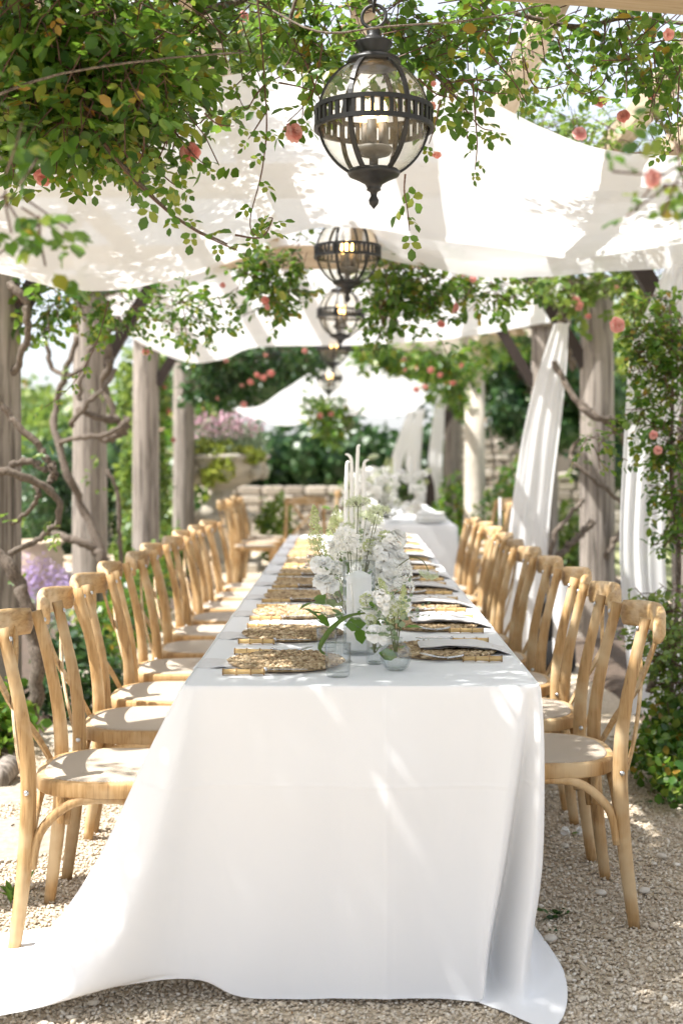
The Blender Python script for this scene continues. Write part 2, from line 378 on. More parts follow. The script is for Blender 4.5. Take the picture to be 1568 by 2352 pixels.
def twig_leaves(starts, dirs, lens, step=.045, leaf=.036, droop=.6):
    """compound leaves (five leaflets) along drooping twigs; gives leaflet arrays and twig paths"""
    P = []; D = []; N = []; L = []; paths = []
    for s0, d0, ln in zip(starts, dirs, lens):
        p = np.array(s0, float); d = np.array(d0, float); d /= np.linalg.norm(d)+1e-9; path = [p.copy()]
        n = max(2, int(ln/step)); side = 1
        for i in range(n):
            d = d+np.array((0, 0, -droop*step*2.2))+rng.normal(size=3)*.16; d /= np.linalg.norm(d)
            p = p+d*step; path.append(p.copy())
            o = np.cross(d, rand_unit(1)[0]); o /= np.linalg.norm(o)+1e-9; side = -side
            pd = d*.45+o*side*.9+np.array((0, 0, -.15)); pd /= np.linalg.norm(pd)
            nr = np.array((0, 0, 1.))+rng.normal(size=3)*.45
            sd = np.cross(pd, nr); sd /= np.linalg.norm(sd)+1e-9; lf = leaf*rng.uniform(.55, 1.35)
            for a, sgn in ((.6, 1), (.6, -1), (1.2, 1), (1.2, -1), (1.6, 0)):
                if rng.random() < .12: continue
                P.append(p+pd*lf*a*.9); D.append(pd*(.45 if sgn else 1)+sd*sgn+np.array((0, 0, -.25))+rng.normal(size=3)*.15)
                N.append(nr+rng.normal(size=3)*.3); L.append(lf*rng.uniform(.75, 1.1)*(1.15 if sgn == 0 else 1))
        paths.append(path)
    return P, D, N, L, paths
def in_blob(c, r, n, shell=.0):
    u = rand_unit(n)*(rng.uniform(shell, 1, size=(n, 1))**(1/3 if shell == 0 else 1)); return np.array(c)+u*np.array(r)
def blossom_mesh(name, r, mat, layers=4, per=7, cup=.6, ruff=.2):
    P = []; D = []; N = []; L = []
    b = MB()
    for l in range(layers):
        f = (l+1)/layers; n = max(4, int(per*(.6+.5*f)))
        for i in range(n):
            a = 2*PI*(i+.5*(l % 2))/n+random.uniform(-.2, .2); el = 1.35-f*(1.35-cup*.35)
            u = Vector((math.cos(a), math.sin(a), 0)); t = Vector((-math.sin(a), math.cos(a), 0)); up = Vector((0, 0, 1))
            ln = r*(.45+.62*f)*random.uniform(.88, 1.1); w = r*(.42+.2*f)*(7/per)**.8
            rows = []
            for s_, ww in ((.08, .35), (.5, 1.0), (.85, .95), (1.0, .55)):
                e2 = el-(s_**2)*.55*f; base = (u*math.cos(e2)+up*math.sin(e2))*(ln*s_)+up*(-.12*r*f)
                rows.append([base+t*(w*ww*k)+up*(abs(k)*.18*w+random.uniform(-1, 1)*ruff*r*.22*s_)-u*(abs(k)*.2*w) for k in (-1, 0, 1)])
            b.grid(rows)
    return b.mesh(name, mat, True)
ROSE = [blossom_mesh('rose_blossom', .036, M['rose'], 6, 11, .9, .5), blossom_mesh('rose_blossom', .034, M['rosepale'], 6, 11, .9, .5), blossom_mesh('rose_bud', .017, M['rose'], 2, 4, 1.6)]
def leaf5_mesh(name, leaf):
    P = []; D = []; N = []; L = []
    for a, sgn in ((.55, 1), (.55, -1), (1.2, 1), (1.2, -1), (1.7, 0)):
        P.append((random.uniform(-.002, .002), leaf*a*.9, -leaf*.1*a)); D.append((sgn*1.0, .5 if sgn else 1, random.uniform(-.45, 0)))
        N.append((random.uniform(-.3, .3), random.uniform(-.3, .3), 1)); L.append(leaf*random.uniform(.8, 1.1)*(1.15 if not sgn else 1))
    return leaf_mesh(name, P, D, N, L, M['leaf'])
LEAF5 = [leaf5_mesh('leaf', .038) for _ in range(8)]
def sprig(parent, path, spacing=.045, size=1.0, tip=.5, mat=None, r=.003):
    """a stem with its leaves, each leaf a mesh of its own"""
    pts = catmull(path, 40); tot = sum((pts[i+1]-pts[i]).length for i in range(39))
    b = MB(); b.tube(pts, [r*(1-.6*i/39)*random.uniform(.85, 1.15) for i in range(40)], 5); b.build('stem', mat or M['twig'], parent)
    n = max(2, int(tot/spacing)); side = 1
    for i in range(1, n+1):
        t = i/n*39; k = min(int(t), 38); p = pts[k].lerp(pts[k+1], t-k); d = (pts[k+1]-pts[k]).normalized(); side = -side
        o = d.cross(Vector((random.gauss(0, .5), -1, random.gauss(0, .3)))).normalized()*side
        y = (d*.5+o+Vector((0, random.gauss(0, .35), -.35))).normalized()
        if i == n: y = (d+Vector((0, 0, -.2))).normalized()
        z = Vector((random.gauss(0, .45), -.55+random.gauss(0, .35), .8)); x = y.cross(z).normalized(); z = x.cross(y)
        lf = link('leaf', random.choice(LEAF5), parent)
        s_ = size*random.uniform(.65, 1.1)*(1-(1-tip)*i/n)
        m = Matrix((x, y, z)).transposed().to_4x4(); m.translation = p
        lf.matrix_basis = m @ Matrix.Scale(s_, 4)
def put_rose(parent, p, kind=None, s=1.0, face=(0, -.6, -.3)):
    k = kind if kind is not None else random.choice((0, 0, 1))
    o = link('rose_blossom', ROSE[k], parent, p); f = Vector(face)+Vector((random.gauss(0, .3), random.gauss(0, .3), random.gauss(0, .3)))
    o.rotation_euler = f.to_track_quat('Z', 'Y').to_euler(); o.scale = (s*random.uniform(.6, .92),)*3; return o
def vine(name, label, blobs, leaf=.036, mat='leaf', roses=(), stems=True, group=None, rose_s=1.0, cat='rose vine', step=.045, droop=.6, tl=(.15, .38), woody=()):
    """blobs: (centre, radii, number of twigs)"""
    t = thing(name, label, cat, group=group)
    st = []; dr = []; ln = []
    for c, r, n in blobs:
        p = in_blob(c, r, n); st += list(p)
        d = rand_unit(n); d[:, 2] -= .35; dr += list(d); ln += list(rng.uniform(tl[0], tl[1], n))
    P, D, N, L, paths = twig_leaves(st, dr, ln, step, leaf, droop)
    o = link('foliage', leaf_mesh('foliage', P, D, N, L, M[mat]), t); o['kind'] = 'stuff'
    if stems:
        b = MB()
        for pa in paths: b.tube(pa[::2] if len(pa) > 4 else pa, .0022, 3, False)
        q = b.build('twigs', M['twig'], t); q['kind'] = 'stuff'
    for w in woody:
        pts, r0, r1 = w; cp = catmull(pts, 24); b = MB()
        b.tube([p+Vector((nz(i*.6, r0*99), nz(i*.6, 5), nz(i*.6, 9)))*r0*.5 for i, p in enumerate(cp)], [(r0+(r1-r0)*i/23)*(1+.18*nz(i*.9, r0*77)) for i in range(24)], 9); b.build('stem', M['bark'], t)
    for q in roses: put_rose(t, *q[:1], **(q[1] if len(q) > 1 else {'s': rose_s}))
    return t

# ================================================================== SETTING
def groundmat():
    m, nn, ll, b = mat_base('gravel_ground'); v = coords(nn, ll)
    vo = nn.new('ShaderNodeTexVoronoi'); vo.inputs['Scale'].default_value = 85; ll.new(v, vo.inputs['Vector'])
    r = ramp(nn, [(0, (.40, .325, .235)), (.4, (.49, .415, .315)), (1, (.60, .53, .43))]); ll.new(vo.outputs['Color'], r.inputs['Fac'])
    f = noise_node(nn, ll, v, 1.3, 4); r2 = ramp(nn, [(.3, (.86, .84, .80)), (.7, (1.08, 1.06, 1.02))]); ll.new(f, r2.inputs['Fac'])
    c = mixc(nn, ll, r.outputs['Color'], r2.outputs['Color'], 1.0, 'MULTIPLY')
    ll.new(c, b.inputs['Base Color']); b.inputs['Roughness'].default_value = .9
    iv = nn.new('ShaderNodeMath'); iv.operation = 'SUBTRACT'; iv.inputs[0].default_value = 1; ll.new(vo.outputs['Distance'], iv.inputs[1])
    add_bump(nn, ll, b, iv.outputs[0], .8, .01); return m
b = MB(); n = 60
xs = [-400, -120, -40, -14]+list(np.linspace(-6, 6, 40))+[14, 40, 120, 400]; ys = [-60, -10]+list(np.linspace(0, 20, 60))+[35, 80, 200, 500]
b.grid([[Vector((x, y, .012*nz(x*1.1, y*1.1) if abs(x) < 7 and 0 <= y <= 20 else 0)) for x in xs] for y in ys])
g = b.build('ground', groundmat()); g['kind'] = 'structure'; g['label'] = 'pale gravel ground under the long table'

# loose stones of the gravel close to the camera
ico = []
ph = (1+5**.5)/2
for a, c in ((1, ph), (-1, ph), (1, -ph), (-1, -ph)): ico += [(a, c, 0), (0, a, c), (c, 0, a)]
ico = np.array(ico)/math.sqrt(1+ph*ph)
from itertools import combinations
dm = np.linalg.norm(ico[:, None]-ico[None], axis=2)
tri = [t for t in combinations(range(12), 3) if all(abs(dm[i, j]-1.0515) < .02 for i, j in combinations(t, 2))]
tri = np.array([t if np.dot(np.cross(ico[t[1]]-ico[t[0]], ico[t[2]]-ico[t[0]]), ico[t[0]]) > 0 else (t[0], t[2], t[1]) for t in tri])
NS = 80000
Yc = 2.05+3.9*rng.random(NS*2)**1.9; Xc = rng.uniform(-1, 1, NS*2)*(.285*Yc+.18)
ok = ~((Yc > 3.15) & (Xc > -.38) & (Xc < .44)); Yc = Yc[ok][:NS]; Xc = Xc[ok][:NS]; NS = len(Yc)
rad = rng.uniform(.0030, .0060, NS)*(1+.6*(rng.random(NS) < .03)+1.6*(rng.random(NS) < .0018))
sc = np.stack([rng.uniform(.85, 1.5, NS), rng.uniform(.75, 1.1, NS), rng.uniform(.5, .85, NS)], 1)*rad[:, None]
an = rng.uniform(0, 2*PI, NS); ca, sa = np.cos(an), np.sin(an)
V = ico[None]*sc[:, None, :]*(1+rng.normal(size=(NS, 12, 1))*.12)
tl_ = rng.normal(size=NS)*.35; V[:, :, 2] += V[:, :, 0]*tl_[:, None]
Vx = V[:, :, 0]*ca[:, None]-V[:, :, 1]*sa[:, None]; Vy = V[:, :, 0]*sa[:, None]+V[:, :, 1]*ca[:, None]
gz = np.array([.012*nz(x*1.1, y*1.1) for x, y in zip(Xc, Yc)])
V = np.stack([Vx+Xc[:, None], Vy+Yc[:, None], V[:, :, 2]+(gz+rad*.42+rng.uniform(0, .004, NS))[:, None]], 2)
M['pebble'] = islandmat('gravel_stone', [(0, (.40, .325, .235)), (.25, (.50, .42, .315)), (.6, (.56, .485, .38)), (.9, (.63, .56, .455)), (1, (.76, .71, .62))], .85)
o = link('gravel', np_mesh('gravel', V.reshape(-1, 3), ((np.arange(NS)*12)[:, None, None]+tri[None]).reshape(-1, 3), M['pebble'], True))
tag(o, 'loose beige gravel stones around the table and chairs', 'gravel', kind='stuff')

# larger pebbles lying on the gravel
def rock(name, seed, mat, sub=2):
    import bmesh
    bm = bmesh.new(); bmesh.ops.create_icosphere(bm, subdivisions=sub, radius=1)
    for v in bm.verts:
        v.co *= 1+.22*nz(v.co.x*1.3+seed*7, v.co.y*1.3, v.co.z*1.3)
    me = bpy.data.meshes.new(name); bm.to_mesh(me); bm.free(); me.materials.append(mat)
    me.polygons.foreach_set('use_smooth', [True]*len(me.polygons)); return me
M['bigpebble'] = plain('smooth_pebble', (.56, .51, .43), .7, 0, .2, 80)
pm = [rock('pebble', i, M['bigpebble']) for i in range(3)]
for (x, y, s_, lab) in ((1264, 2165, .017, 'smooth beige pebble on the gravel at lower right, nearest the cloth hem'),
                        (1208, 1985, .014, 'beige pebble on the gravel close beside the tablecloth edge'),
                        (1379, 2059, .015, 'pale pebble just left of the nearest right chair leg'),
                        (1478, 2054, .016, 'pale elongated pebble on the gravel right of the nearest chair leg'),
                        (1518, 1974, .015, 'white pebble beside the sunlit gravel patch at the right'),
                        (1296, 1950, .014, 'grey white pebble below the fallen white petals'),
                        (1500, 1992, .010, 'small grey pebble in the sunlit patch')):
    Y = F*CAM_H/(y-VY); o = link('pebble', random.choice(pm), None, ((x-VX)/F*Y, Y, .012), (0, 0, random.uniform(0, 3)))
    o.scale = (s_*1.3, s_, s_*.6); tag(o, lab, 'pebble', 'larger pebbles on the gravel')

# soil strips along the columns
for sx, nm in ((-1, 'left'), (1, 'right')):
    b = MB(); rows = []
    for y in np.linspace(4.6, 16, 60):
        e = 1.42+.10*nz(y*1.4, sx*3); e2 = 2.6+.2*nz(y*.9, sx*8)
        rows.append([Vector((sx*e, y, -.01)), Vector((sx*(e+.08), y, .035+.02*nz(y*3, 1))), Vector((sx*(e+.4), y, .06+.03*nz(y*4, 2))), Vector((sx*e2, y, .05)), Vector((sx*(e2+.3), y, -.01))])
    b.grid(rows); o = b.build('soil_bed_'+nm, M['soil']); o['kind'] = 'structure'; o['label'] = 'dark soil bed along the pergola posts on the '+nm
M['lawn'] = plain('dry_lawn', (.26, .27, .13), .95, 0, .4, 30, .3)
b = MB(); b.grid([[Vector((x, y, .006)) for x in np.linspace(2.9, 9, 8)] for y in np.linspace(6, 24, 12)]); o = b.build('lawn', M['lawn']); o['kind'] = 'structure'; o['label'] = 'pale sunlit lawn beyond the right posts'

# ================================================================== PERGOLA
COLX = (-1.81, 1.75); BAYS = (3.50, 6.35, 8.85, 11.3, 13.9)
pg = thing('pergola', 'weathered timber pergola on round posts arching over the dining tables', 'pergola')
def column_mesh(seed):
    b = MB(); rows = []
    prof = [(0, .150), (.05, .148), (.10, .134)]+[(z, .124-.010*z/2.5) for z in np.linspace(.2, 2.45, 22)]
    n = 26; V = []; Fc = []
    for i, (z, r) in enumerate(prof):
        for k in range(n):
            t = 2*PI*k/n; rr = r*(1+.035*nz(math.cos(t)*2.2+seed*9, math.sin(t)*2.2, z*.8)+.018*nz(math.cos(t)*7, math.sin(t)*7, z*.5+seed))
            V.append((rr*math.cos(t), rr*math.sin(t), z))
    for i in range(len(prof)-1):
        for k in range(n):
            j = (k+1) % n; Fc.append((i*n+k, i*n+j, i*n+n+j, i*n+n+k))
    Fc.append(tuple(range((len(prof)-1)*n, len(prof)*n)))
    return b.add(V, Fc).mesh('column', M['column'])
cmesh = [column_mesh(i) for i in range(3)]
capb = MB().box((0,0,0), (.34, .34, .10), bev=.012).mesh('capital', M['column'], False)
for i, Y in enumerate(BAYS):
    for sx, X in zip((-1, 1), COLX):
        if sx > 0 and Y > 12: continue
        dx = {6.35: (.045, .0), 8.85: (0, -.01)}.get(Y, (0, 0))[0 if sx < 0 else 1]
        c = link('column', cmesh[(i+(sx > 0)) % 3], pg, (X+dx, Y, 0), (0, 0, random.uniform(0, 6)))
        q = link('capital', capb, c, (0, 0, 2.50))
        # knee brace from the post up to the cross beam
        b = MB(); b.ribbon([Vector((X-sx*.10, Y-.02, 1.94)), Vector((X-sx*.53, Y-.02, 2.66))], .085, Vector((0, 1, 0)), .06); b.build('knee_brace', M['brace'], pg, False)
    b = MB(); pts = catmull([(x, Y+.01*nz(x*2, Y), 2.70+.012*nz(x, Y*3)-(.085*max(0, x-.25) if Y < 4 else 0)) for x in np.linspace(-2.25, 2.2, 9)], 30)
    b.ribbon(pts, .13, Vector((0, 0, 1)), .15); b.build('cross_beam', M['beamx'], pg, False)
for X in (-1.62, -1.05, -.52, .05, .68, 1.30, 1.60):
    b = MB(); pts = [(X+.012*nz(y*.7, X*5), y, 2.845+.012*nz(y*.8, X*3)) for y in np.linspace(.9, 15.2, 30)]
    b.ribbon(pts, .085, Vector((0, 0, 1)), .10); b.build('purlin', M['beam'], pg, False)

# stone column and arches beyond the timber posts, right
ar = thing('stone_archway', 'pale stone column with capital carrying curved stone lintels', 'archway')
ax_, ay_ = at(1090, 1040, 15.3).x, 15.3
b = MB(); b.lathe([(.17, 0), (.17, .12), (.135, .16), (.125, 1.2), (.115, 2.2)], 24, (ax_, ay_, 0)); b.build('column', M['palestone'], ar)
b = MB(); b.lathe([(.115, 2.2), (.15, 2.24), (.15, 2.28), (.19, 2.34)], 24, (ax_, ay_, 0)); b.box((ax_, ay_, 2.375), (.42, .42, .07), bev=.01); b.build('capital', M['palestone'], ar, False)
b = MB(); pts = [at(1085, 800, 15.3), at(1000, 795, 15.35), at(900, 775, 15.4), at(780, 765, 15.4)]; b.ribbon(catmull(pts, 14), .30, Vector((0, 0, 1)), .24); b.build('lintel', M['palestone'], ar, False)
b = MB(); pts = [Vector((ax_+.05, ay_-.05, 2.42)), Vector((ax_+.10, ay_-.4, 2.72)), Vector((ax_+.25, ay_-.9, 2.88)), Vector((ax_+.42, ay_-1.6, 2.86)), Vector((ax_+.5, ay_-2.4, 2.6))]
b.ribbon(catmull(pts, 18), .34, Vector((0, -.3, 1)), .20); b.build('arch', M['palestone'], ar, False)
# last timber post at the right with a wooden diagonal
pp = thing('timber_post', 'dark weathered timber post at the far right end of the tables', 'post')
pb = at(1040, 1040, 16.6)
link('column', cmesh[1], pp, (pb.x, pb.y, 0)); b = MB(); b.ribbon([at(1055, 900, 16.4), at(1000, 1010, 16.3), at(985, 1180, 16.2)], .12, Vector((0, 1, 0)), .09); b.build('diagonal', M['brace'], pp, False)

# ================================================================== FABRIC
def sheet(name, label, rows, mat='sheer', N=70, Mv=26, wr=.012, seed=1, group=None, drip=.0):
    """rows: (Y, [(x, y) points]) from near to far; edges of a hanging sheet"""
    R3 = []
    for Y, pts in rows:
        yy = Y if isinstance(Y, (list, tuple)) else [Y]*len(pts)
        R3.append(catmull([at(x, y, q) for (x, y), q in zip(pts, yy)], N))
    cols = [catmull([r[j] for r in R3], Mv) for j in range(N)]
    g_ = []
    for i in range(Mv):
        row = []
        for j in range(N):
            p = cols[j][i].copy(); u = j/(N-1); v = i/(Mv-1)
            w = math.sin(v*34+2.2*nz(u*2.5, seed)+u*3*math.sin(seed))*(.45+.55*nz(u*3, v*3, seed))+.8*nz(u*6, v*16, seed*3)+1.4*nz(u*3.2, v*3.0, seed*5)
            p.z += wr*w; p.y += wr*.6*nz(u*5, v*9, seed+7); row.append(p)
        g_.append(row)
    b = MB(); b.grid(g_)
    o = b.build(name, M[mat]); return tag(o, label, 'fabric', group)
sheet('fabric_canopy', 'nearest white sheer fabric swag draped overhead behind the first lantern', [
    (4.35, [(-260, 345), (-60, 320), (180, 290), (380, 238), (520, 176), (700, 150), (860, 152), (1000, 188), (1120, 236), (1250, 306), (1400, 350), (1640, 352), (1850, 340)]),
    (4.75, [(-260, 455), (-60, 440), (180, 425), (380, 372), (520, 300), (690, 262), (860, 262), (1000, 318), (1120, 372), (1250, 432), (1400, 452), (1640, 440), (1850, 420)]),
    (5.25, [(-260, 560), (-60, 560), (180, 560), (370, 530), (530, 452), (690, 395), (860, 395), (1000, 442), (1130, 490), (1260, 530), (1400, 540), (1640, 510), (1850, 490)]),
    (5.75, [(-260, 585), (0, 628), (170, 666), (340, 655), (530, 592), (640, 547), (745, 521), (870, 519), (1000, 545), (1180, 573), (1330, 590), (1600, 553), (1850, 530)])],
    seed=1.3, group='white fabric swags overhead', wr=.016)
sheet('fabric_canopy', 'bright white fabric layer showing just below the nearest swag on the right', [
    (5.95, [(840, 430), (960, 450), (1080, 470), (1250, 480), (1400, 470), (1700, 440)]),
    (6.05, [(840, 520), (960, 555), (1080, 575), (1250, 580), (1400, 570), (1700, 535)]),
    (6.15, [(845, 585), (960, 608), (1090, 632), (1250, 630), (1400, 622), (1700, 600)])],
    seed=2.1, N=40, Mv=14, wr=.01, group='white fabric swags overhead')
sheet('fabric_canopy', 'second white fabric swag sagging over the middle of the table', [
    (8.6, [(160, 590), (300, 620), (450, 590), (620, 540), (800, 520), (960, 540), (1100, 580), (1230, 600), (1330, 590)]),
    (9.5, [(210, 690), (330, 740), (450, 740), (620, 672), (800, 640), (960, 660), (1090, 690), (1200, 690), (1290, 660)]),
    (10.6, [(225, 712), (310, 778), (430, 829), (510, 826), (590, 800), (780, 797), (900, 792), (1060, 778), (1280, 738)])],
    seed=3.4, wr=.02, group='white fabric swags overhead')
sheet('fabric_canopy', 'small white fabric swag far back, peaked below the last lanterns', [
    (15.7, [(520, 928), (590, 935), (650, 895), (715, 850), (785, 812), (860, 838), (950, 872), (1020, 884)]),
    (16.6, [(540, 942), (590, 952), (650, 945), (715, 915), (785, 885), (860, 900), (945, 905), (1015, 893)]),
    (17.6, [(560, 952), (600, 962), (650, 978), (715, 967), (790, 950), (870, 955), (935, 948), (1000, 905)])],
    seed=4.2, N=50, wr=.03, group='white fabric swags overhead')
sheet('fabric_canopy', 'third white fabric swag glimpsed between second swag and stone lintel', [
    (11.2, [(860, 690), (950, 700), (1060, 705), (1180, 700), (1290, 690)]),
    (12.5, [(850, 770), (950, 772), (1060, 762), (1150, 750), (1220, 745)])],
    seed=5.2, N=40, Mv=12, wr=.02, group='white fabric swags overhead')
def curtain(name, label, Y, path, widths, folds=4, amp=.03, seed=1, drift=0.0, group='white fabric tails tied along the right posts'):
    """a hanging tail: path (x, y) down its middle, widths in metres"""
    c = catmull([at(x, y, Y+drift*i/(len(path)-1)) for i, (x, y) in enumerate(path)], 36)
    ww = catmull([Vector((w, 0, 0)) for w in widths], 36); rows = []
    for i, p in enumerate(c):
        row = []; v = i/35
        for k in range(41):
            u = k/40-.5; a = .32*amp*min(1, ww[i].x/.25)*(.6+.8*nz(u*5+seed*3, v*1.3))
            row.append(p+Vector((u*ww[i].x+.010*nz(v*4, seed, u*3), a*math.sin((u*folds+.1*nz(v*2, seed))*2*PI)+.02*nz(v*3, u*4, seed), .004*math.cos(u*9+seed))))
        rows.append(row)
    b = MB(); b.grid(rows); return tag(b.build(name, M['curtain']), label, 'curtain', group)
curtain('curtain', 'wide white fabric tail hanging to the ground left of the right timber post', 8.4, [(1290, 742), (1272, 830), (1248, 960), (1228, 1100), (1212, 1230), (1200, 1380), (1195, 1490)], [.10, .17, .23, .26, .27, .28, .30], 3, .035, 1)
curtain('curtain', 'white curtain behind the rose bush at the right edge of the picture', 6.15, [(1590, 560), (1560, 680), (1520, 800), (1496, 960), (1480, 1120), (1474, 1290), (1490, 1460), (1530, 1640)], [.16, .26, .30, .27, .23, .22, .24, .34], 4, .04, 2)
curtain('curtain', 'right one of three narrow white tails far behind the table', 15.9, [(1013, 905), (1005, 980), (1000, 1060), (1008, 1120), (1012, 1200)], [.10, .16, .17, .12, .12], 3, .04, 3)
curtain('curtain', 'middle one of three narrow white tails far behind the table', 16.3, [(965, 940), (953, 1010), (948, 1070), (965, 1130), (968, 1200)], [.10, .17, .19, .17, .14], 3, .04, 4)
curtain('curtain', 'left one of three narrow white tails far behind the table', 16.8, [(945, 945), (925, 1010), (908, 1070), (895, 1140)], [.09, .15, .17, .17], 3, .04, 5)

# ================================================================== LANTERNS
def make_lantern(label, chain_len):
    t = thing('lantern', label, 'lantern', group='globe lanterns hung in a row'); Rg = .148
    b = MB(); prof = [(Rg*math.cos(a), Rg*math.sin(a)*1.08) for a in np.linspace(-1.15, 1.15, 22)]; b.lathe(prof, 40)
    b.f = [f for f in b.f if len(f) == 4]; gl = b.build('globe', M['globe'], t)
    # band: two rings joined by bars
    bd = MB()
    for z0 in (.021, -.027):
        bd.lathe([(.152, z0-.006), (.162, z0-.006), (.162, z0+.006), (.152, z0+.006), (.152, z0-.006)], 48)
        bd.f = [f for f in bd.f if len(f) == 4]
    bd.build('band', M['iron'], t, False)
    bar = MB().box((0, 0, 0), (.007, .011, .040)).mesh('band_bar', M['iron'], False)
    for i in range(40):
        a = 2*PI*i/40; link('band_bar', bar, t, (.157*math.cos(a), .157*math.sin(a), -.003), (0, 0, a))
    rib = MB(); rib.ribbon([Vector(((Rg+.003)*math.cos(a), 0, (Rg+.003)*math.sin(a)*1.08)) for a in np.linspace(-1.16, 1.16, 24)], .013, [Vector((math.cos(a), 0, math.sin(a))) for a in np.linspace(-1.16, 1.16, 24)], .006)
    rm = rib.mesh('rib', M['iron'], False)
    for i in range(6): link('rib', rm, t, (0, 0, 0), (0, 0, 2*PI*i/6+.28))
    b = MB(); b.lathe([(.03, .135), (.068, .140), (.074, .150), (.070, .160), (.040, .163), (.036, .178), (.052, .200), (.050, .206), (.026, .216), (.018, .226), (.020, .236), (.014, .246), (.0001, .250)], 32); b.build('cap', M['iron'], t)
    b = MB(); b.lathe([(.02, -.132), (.066, -.140), (.072, -.148), (.068, -.156), (.045, -.166), (.024, -.178), (.018, -.190), (.020, -.194), (.010, -.200), (.008, -.210), (.014, -.222), (.012, -.232), (.0001, -.246)], 32); b.build('finial', M['iron'], t)
    b = MB(); ring = [Vector((.033*math.cos(a), .006*math.sin(a), .276+.033*math.sin(a))) for a in np.linspace(0, 2*PI, 25)]; b.tube(ring, .005, 8, False); b.build('ring', M['iron'], t)
    b = MB(); z = .305; i = 0
    while z < .305+chain_len:
        lk = [Vector(((.009*math.cos(a) if i % 2 else 0), (0 if i % 2 else .009*math.cos(a)), z+.018*math.sin(a))) for a in np.linspace(0, 2*PI, 11)]; b.tube(lk, .0032, 5, False); z += .028; i += 1
    b.build('chain', M['iron'], t)
    b = MB(); b.lathe([(.012, -.13), (.012, -.108), (.044, -.098), (.052, -.085), (.048, -.078), (.010, -.076)], 24); b.build('candle_tray', M['tubecandle'], t)
    for i in range(3):
        a = 2*PI*i/3+.5; x, y = .028*math.cos(a), .028*math.sin(a)
        b = MB(); b.lathe([(.014, -.078), (.014, -.01)], 14, (x, y, 0)); cd = b.build('candle_tube', M['tubecandle'], t)
        b = MB(); b.lathe([(.004, -.01), (.010, .006), (.0115, .020), (.007, .038), (.0005, .056)], 12, (x, y, 0)); b.build('bulb', M['bulb'], cd)
    return t
for (x, y, Y, lab) in ((858, 272, 3.42, 'nearest and largest black globe lantern with glowing bulbs, hanging amid rose leaves'),
                       (798, 578, 6.05, 'second globe lantern, its top hidden by the white fabric hem'),
                       (783, 720, 8.35, 'third globe lantern, dark band with amber glow below the second'),
                       (766, 797, 11.4, 'fourth globe lantern, partly hidden under the third lantern finial'),
                       (756, 868, 15.0, 'smallest farthest globe lantern before the peaked fabric swag')):
    p = at(x, y, Y); t = make_lantern(lab, max(.1, 2.80-p.z-.31)); t.location = p; t.rotation_euler = (0, 0, random.uniform(-.3, .3))
    if Y > 6.5: t.rotation_euler[1] = R(1.5)

